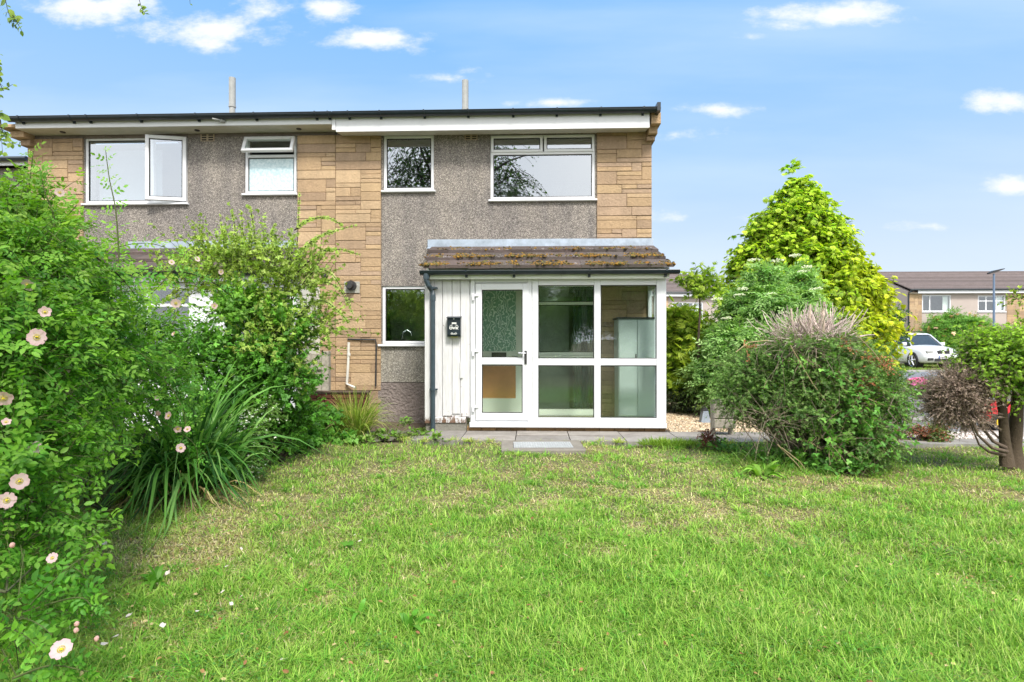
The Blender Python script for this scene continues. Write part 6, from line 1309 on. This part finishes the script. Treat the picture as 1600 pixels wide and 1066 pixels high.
# ---- birch whose twigs hang into the view, and the trees behind the camera that the windows mirror
bt = empty('birch_tree', (-3.4, -3.2, 0), 'weeping birch whose leafy twigs hang into the top left of the view', 'tree')
mb = MB(); mb.cur = (.5, .48, .44); mb.tube([(-3.4, -3.2, -.1), (-3.3, -3.2, 2.5), (-3.5, -3.3, 5.5), (-3.3, -3.2, 8.5), (-3.4, -3.2, 11)], [.22, .18, .13, .08, .02], 12); mb.build('trunk', 'bark', bt)
BTB = [(-3.4, -3.2, 8.6, 2.6, 2.4, 2.6), (-2.6, -3.4, 6.4, 2.4, 2.2, 1.9), (-4.8, -3.2, 7.2, 2.0, 2.2, 1.8), (-1.6, -3.2, 7.6, 1.9, 2.0, 2.0), (-3.6, -2.6, 10.4, 1.6, 1.6, 1.4), (-.9, -3.4, 6.6, 1.3, 1.6, 1.9)]
twig_foliage('crown', bt, BTB, 1500, 9, 1.3, T_BIRCH, .085, [(.06, .15, .025), (.08, .19, .03)], seed=121, up=.1, grav=-.75, lo=.3, twigcol=(.06, .04, .03), twr=.009)
r = np.random.default_rng(31); limbs('limb', bt, np.array([(-3.4, -3.2, z) for z in (3.2, 4.5, 5.6, 6.8, 8.0)], float), [(b[0] + r.normal() * 1.2, b[1] + r.normal() * 1.2, b[2] + r.normal() * .8) for b in BTB for _ in range(6)] + [(-3.0, 1.9, 4.0), (-2.4, 2.4, 4.1), (-1.9, 2.6, 4.1)], .07, .012, (.11, .09, .075), .5, M=10)
BL = [(.19, .31, .05), (.24, .36, .06), (.13, .23, .04)]
def bh(pts, Y, n, s, size=.042): cane(bt, pts, Y, .0022, n, T_BIRCH, size, BL, s, (.05, .035, .025), 'hanging_twig')
bh([(-12, -260), (0, -120), (6, -20), (14, 22), (24, 40)], 2.7, 26, 1); bh([(-40, -250), (-22, -60), (-10, 40), (-4, 120), (0, 185), (4, 240)], 2.6, 42, 2)
bh([(20, 24), (27, 36), (34, 48)], 2.7, 5, 3, .045); bh([(-6, 110), (4, 138), (20, 132)], 2.6, 4, 4, .035); bh([(-2, 170), (4, 205), (14, 222), (30, 226)], 2.6, 9, 5, .038)
bh([(205, -160), (212, -60), (216, -10), (222, 14), (228, 22)], 2.8, 16, 6, .034); bh([(290, -120), (294, -40), (297, 6)], 2.9, 9, 7, .03)
bh([(-30, 190), (-8, 200), (8, 206), (10, 216)], 2.5, 8, 8)
def bgtree(x, y, h, r_, seed, label):
    t = empty('garden_tree', (x, y, 0), label, 'tree', 'trees behind the camera'); rg = np.random.default_rng(seed)
    mb = MB(); mb.cur = (.1, .08, .06); mb.tube([(x, y, -.1), (x + .1, y, h * .3), (x, y, h * .7)], [.22, .16, .06], 8); mb.build('trunk', 'bark', t)
    B = [(x + rg.normal() * r_ * .35, y + rg.normal() * r_ * .3, h * (.35 + .12 * k), r_ * rg.uniform(.6, .85), r_ * .7, h * .17) for k in range(5)]
    twig_foliage('crown', t, B, 900, 5, .8, T_ELDER, .34, [(.16, .30, .08), (.22, .38, .11)], seed=seed, lo=.3, twigs=False)
for i, (x, h, r_) in enumerate([(-9, 4.2, 2.6), (-5.5, 3.6, 2.4), (-2, 4.6, 2.6), (1.5, 4.0, 2.4), (5, 4.8, 2.6), (9, 4.4, 2.6)]): bgtree(x, -9.5 - (i % 2), h, r_, 130 + i, ['bushy tree behind the camera, farthest left of the row', 'low bushy tree behind the camera, second from the left', 'bushy tree behind the camera, third from the left', 'bushy tree behind the camera, fourth from the left', 'taller bushy tree behind the camera, second from the right', 'bushy tree behind the camera, farthest right of the row'][i])

# ================================================================== LAWN
r = np.random.default_rng(201)
VN = np.random.default_rng(5).uniform(-1, 1, (64, 64))
def vnoise(x, y, f, o=0):
    x = x * f + 31.7 + o; y = y * f + 17.3 + o * 1.7; i, j = np.floor(x).astype(int), np.floor(y).astype(int); u, v = x - i, y - j; u = u * u * (3 - 2 * u); v = v * v * (3 - 2 * v)
    q = lambda a_, b_: VN[a_ % 64, b_ % 64]
    return (q(i, j) * (1 - u) + q(i + 1, j) * u) * (1 - v) + (q(i, j + 1) * (1 - u) + q(i + 1, j + 1) * u) * v
def patch(x, y):
    n_ = .45 * vnoise(x, y, 1.3) + .5 * vnoise(x, y, 3.1, 5) + .5 * vnoise(x, y, 7.3, 9) + .35 * vnoise(x, y, 15, 2)
    g = lambda cx, cy, sx, sy, a: a * np.exp(-((x - cx) / sx) ** 2 - ((y - cy) / sy) ** 2)
    return .06 + .55 * n_ + g(-2.0, 3.9, .8, .8, .50) + g(-2.9, 4.8, .6, .5, .4) + g(-1.4, 6.2, .9, .7, .25) + g(.9, 5.7, 1.6, .7, .16) + g(1.7, 4.7, .9, .6, .25) + g(3.2, 5.1, 1.2, .7, .14) + g(3.9, 6.5, 1.6, .5, .15) + g(.2, 7.2, 1.2, .25, .25) - g(.6, 2.7, 1.8, .8, .22) - g(2.6, 3.2, 1.2, .7, .22)
def lawn_pts(n, y0, y1):
    u = r.uniform(1 / y1, 1 / y0, n * 2); y = 1 / u; x = r.uniform(-1, 1, n * 2) * (y * 1.0 + .9) + .0 * y
    y = y + 0; k = (x > -8.5) & (x < 10.5) & (y < 7.68 + .05 * np.sin(x * 9) + .04 * np.sin(x * 23)) ; 
    mh = (np.abs(x - .12) < .50) & (np.abs(y - 7.25) < .33); k &= ~mh
    lf_ = (x < -1.75) & (y > 7.5); k &= ~lf_
    return x[k][:n], y[k][:n]
def blade(bend, w=1.0):
    s = np.array([0, .35, .7, 1]); ww = np.array([.9, 1, .65, 0]) * w / 2; v = []
    for i, (a, b) in enumerate(zip(s, ww)):
        x_ = bend * a * a; z_ = a - .35 * abs(bend) * a * a
        if i < 3: v += [(z_, -b, x_), (z_, b, x_)]
        else: v.append((z_, 0, x_))
    return np.array(v), np.array([(0, 1, 3), (0, 3, 2), (2, 3, 5), (2, 5, 4), (4, 5, 6)])
GP = []
for bi, (bend, n) in enumerate(((.25, 120000), (.6, 150000), (1.2, 150000))):
    x, y = lawn_pts(n, 1.75, 7.72); n = len(x); p = patch(x, y); z = lawnz(x, y) - .012
    tuft = .5 + .5 * np.sin(x * 6 + 2 * np.sin(y * 4)) * np.sin(y * 7 + np.sin(x * 5)); lush = np.clip(.55 - p, 0, 1)
    hgt = (.036 + .028 * lush + .034 * tuft * lush) * r.uniform(.5, 1.4, n)
    p = np.minimum(p, .8); dry = (r.uniform(0, 1, n) < np.clip(.18 + p * .75, .06, .68))
    hgt = np.where(dry, np.maximum(hgt * .9, .026), hgt)
    wd = (.0021 + .00065 * y) * r.uniform(.7, 1.4, n)
    gcols = np.array([(.25, .44, .055), (.31, .50, .07), (.13, .30, .035), (.40, .52, .13), (.20, .40, .05)])[r.integers(0, 5, n)]
    dcols = np.array([(.62, .55, .30), (.55, .50, .24), (.70, .62, .38), (.46, .33, .17)])[r.integers(0, 4, n)]
    mixp = np.clip(p * .9, 0, .6)[:, None]
    C = np.where(dry[:, None], dcols, gcols * (1 - mixp) + np.array([.48, .50, .15]) * mixp) * r.uniform(.7, 1.25, (n, 1))
    a = r.uniform(0, 6.283, n); tilt = np.where(dry, r.uniform(.3, 1.5, n), r.uniform(0, .6, n))
    D = np.stack([np.cos(a) * tilt, np.sin(a) * tilt, np.ones(n)], 1); U = np.stack([np.cos(a), np.sin(a), 0 * a], 1) + r.normal(size=(n, 3)) * .2
    tv, tf = blade(bend); D = nrm(D); S3 = np.stack([hgt, wd, hgt], 1)
    Sd = nrm(np.cross(U, D)); Nn = np.cross(D, Sd)
    V = np.stack([x, y, z], 1)[:, None] + tv[None, :, 0:1] * hgt[:, None, None] * D[:, None] + tv[None, :, 1:2] * wd[:, None, None] * Sd[:, None] + tv[None, :, 2:3] * hgt[:, None, None] * Nn[:, None]
    V[:, :, 2] = np.maximum(V[:, :, 2], z[:, None] + .001)
    GP.append((V.reshape(-1, 3), (tf[None] + (np.arange(n) * 7)[:, None, None]).reshape(-1, 3), np.repeat(C, 7, 0)))
x, y = lawn_pts(150000, 1.75, 7.7); kp = r.uniform(0, 1, len(x)) < np.clip(.22 + patch(x, y) * .8, .08, .85); x, y = x[kp], y[kp]; n = len(x); z = lawnz(x, y) - .008   # dry thatch lying between the blades
a = r.uniform(0, 6.283, n); hgt = r.uniform(.02, .065, n); wd = (.0016 + .0004 * y) * r.uniform(.7, 1.4, n); D = nrm(np.stack([np.cos(a), np.sin(a), r.uniform(.0, .45, n)], 1)); U = nrm(np.array([0, 0, 1.]) + r.normal(size=(n, 3)) * .3)
C = np.array([(.70, .60, .36), (.60, .50, .28), (.78, .70, .46), (.62, .48, .30), (.42, .26, .13)])[r.integers(0, 5, n)] * r.uniform(.7, 1.2, (n, 1)); tv, tf = blade(-.2); Sd = nrm(np.cross(U, D)); Nn = np.cross(D, Sd)
V = np.stack([x, y, z], 1)[:, None] + tv[None, :, 0:1] * hgt[:, None, None] * D[:, None] + tv[None, :, 1:2] * wd[:, None, None] * Sd[:, None] + tv[None, :, 2:3] * hgt[:, None, None] * Nn[:, None]; V[:, :, 2] = np.maximum(V[:, :, 2], z[:, None] + .002)
GP.append((V.reshape(-1, 3), (tf[None] + (np.arange(n) * 7)[:, None, None]).reshape(-1, 3), np.repeat(C, 7, 0)))
nc = 3200; cx_, cy_ = lawn_pts(nc, 1.75, 7.6); nc = len(cx_); pc = patch(cx_, cy_); ok = (pc < .45) | (r.uniform(0, 1, nc) < .2); cx_, cy_ = cx_[ok], cy_[ok]; nc = len(cx_)
k_ = 24; x = np.repeat(cx_, k_) + r.normal(size=nc * k_) * .022; y = np.repeat(cy_, k_) + r.normal(size=nc * k_) * .022; n = len(x); z = lawnz(x, y) - .012
hgt = np.repeat(r.uniform(.05, .12, nc), k_) * r.uniform(.6, 1.2, n); wd = (.0030 + .0005 * y) * r.uniform(.6, 1.3, n)
tc_ = np.array([(.15, .39, .035), (.22, .46, .05), (.31, .51, .08), (.11, .30, .03)])[r.integers(0, 4, nc)]; C = np.repeat(tc_, k_, 0) * r.uniform(.75, 1.25, (n, 1))
ox, oy = x - np.repeat(cx_, k_), y - np.repeat(cy_, k_); D = nrm(np.stack([ox * 14, oy * 14, np.ones(n)], 1) + r.normal(size=(n, 3)) * .18); U = nrm(np.stack([ox, oy, 0 * ox], 1) + 1e-4)
tv, tf = blade(.9); Sd = nrm(np.cross(U, D)); Nn = np.cross(D, Sd)
V = np.stack([x, y, z], 1)[:, None] + tv[None, :, 0:1] * hgt[:, None, None] * D[:, None] + tv[None, :, 1:2] * wd[:, None, None] * Sd[:, None] + tv[None, :, 2:3] * hgt[:, None, None] * Nn[:, None]
GP.append((V.reshape(-1, 3), (tf[None] + (np.arange(n) * 7)[:, None, None]).reshape(-1, 3), np.repeat(C, 7, 0)))
V, Fc, C = join(GP); g = nbuild('lawn_grass', V, Fc, C, 'grass'); tag(g, 'uneven lawn of green and straw coloured grass', 'grass', kind='stuff')
cn = 70; qx, qy = lawn_pts(cn, 2.0, 7.0); k_ = 55; x = np.repeat(qx, k_) + r.normal(size=len(qx) * k_) * .07; y = np.repeat(qy, k_) + r.normal(size=len(qx) * k_) * .07; n = len(x)
CL = tjoin([leafT(.5, s=.5, ang=a_) for a_ in (0, 2.1, 4.2)]); V, Fc, C = scatter(CL[0], CL[1], np.stack([x, y, lawnz(x, y) + r.uniform(.015, .045, n)], 1), r.normal(size=(n, 3)) * [1, 1, .15], r.normal(size=(n, 3)) * .25 + [0, 0, 1], r.uniform(.010, .02, n), np.tile([.10, .27, .05], (n, 1)) * r.uniform(.7, 1.3, (n, 1)))
tag(nbuild('clover_patches', V, Fc, C, 'leaf'), 'small patches of dark green clover scattered through the lawn', 'clover', kind='stuff')
n = 900; x, y = lawn_pts(n, 2.0, 7.5); n = len(x); V, Fc, C = scatter(T_LEAF[0], T_LEAF[1], np.stack([x, y, lawnz(x, y) + .03], 1), r.normal(size=(n, 3)) * [1, 1, .2], r.normal(size=(n, 3)) * .5 + [0, 0, 1], r.uniform(.012, .03, n), np.array([(.35, .2, .09), (.28, .14, .07), (.5, .4, .2)])[r.integers(0, 3, n)])
tag(nbuild('leaf_litter', V, Fc, C, 'leaf_dry'), 'small dead brown leaves caught in the lawn grass', 'leaf litter', kind='stuff')
# far verge and rough grass across the driveway
def rough(name, x0, x1, y0, y1, n, h, w, cols, label, seed):
    rg = np.random.default_rng(seed); x = rg.uniform(x0, x1, n); y = rg.uniform(y0, y1, n); tv, tf = blade(.5)
    P = np.stack([x, y, gh(y) - .02], 1); D = nrm(rg.normal(size=(n, 3)) * .35 + [0, 0, 1]); U = rg.normal(size=(n, 3)) * [1, 1, .1]; Sd = nrm(np.cross(U, D)); Nn = np.cross(D, Sd); hh = h * rg.uniform(.5, 1.3, (n, 1, 1))
    V = P[:, None] + tv[None, :, 0:1] * hh * D[:, None] + tv[None, :, 1:2] * w * Sd[:, None] + tv[None, :, 2:3] * hh * Nn[:, None]
    c = np.array(cols)[rg.integers(0, len(cols), n)] * rg.uniform(.7, 1.25, (n, 1))
    o = nbuild(name, V.reshape(-1, 3), (tf[None] + (np.arange(n) * 7)[:, None, None]).reshape(-1, 3), np.repeat(c, 7, 0), 'leaf'); tag(o, label, 'grass', kind='stuff')
rough('verge_grass', 8, 48, 31.7, 41.5, 60000, .12, .03, [(.13, .28, .03), (.18, .32, .05), (.3, .3, .12)], 'grass verge across the road under the silver car', 5)
rough('rough_grass', 2.4, 5.2, 13.4, 20.6, 14000, .10, .02, [(.09, .2, .03), (.13, .26, .04)], 'rough grass strip behind the gravel beside the driveway', 6)
# fallen rose petals
rg = np.random.default_rng(77)
PT = [(163, 862), (152, 884), (236, 869), (280, 862), (352, 898), (345, 940), (362, 960), (374, 948), (200, 978), (176, 1011), (40, 1014), (378, 870), (310, 968), (252, 995), (452, 815), (560, 857), (552, 847), (448, 1045), (165, 1020), (262, 910), (405, 740), (497, 811)]
base_p = None
for i, (px, py) in enumerate(PT):
    Y = CZ * F / (py - 533); p = W(px, py, Y * ((px - 800) / F * SI + CO))
    if base_p is None:
        V = np.array([(0, -.010, 0), (.010, -.012, .005), (.022, -.008, .006), (.020, 0, .003), (.022, .008, .006), (.010, .012, .005), (0, .010, 0), (.009, 0, -.002)]); Fc = np.array([(0, 1, 7), (1, 2, 7), (2, 3, 7), (3, 4, 7), (4, 5, 7), (5, 6, 7), (6, 0, 7)])
        o = base_p = nbuild('fallen_petal', V, Fc, np.tile([.80, .70, .68], (8, 1)), 'petal')
    else: o = base_p.copy(); COL.objects.link(o)
    o.location = (p.x, p.y, .045); s_ = rg.uniform(.8, 1.25); o.scale = (s_, s_, s_); o.rotation_euler = (rg.uniform(-.5, .5), rg.uniform(-.5, .2), rg.uniform(0, 6.28))
    tag(o, 'pale pink rose petal lying on the lawn grass', 'petal', 'fallen rose petals on the lawn')
for i, (px, py, lab) in enumerate([(245, 920, 'broad leaved weed in the bare patch near the left of the lawn'), (545, 860, 'single broad weed leaf in the lawn below the manhole cover'), (440, 815, 'small dark dock leaf near the hawthorn side of the lawn'), (560, 965, 'lone bright weed leaf low in the lawn left of centre'), (640, 985, 'spreading weed rosette low in the lawn near the centre')]):
    Y = CZ * F / (py - 533); t = empty('lawn_weed', (X(px, Y), Y, 0), lab, 'weed', 'broad leaved weeds in the lawn')
    straps('leaves', t, X(px, Y), Y, .0, .03, .03, [16, 3, 3, 3, 10][i], .13, .028, [(.10, .30, .03), (.14, .36, .04)], 300 + i, 1.0, .8)
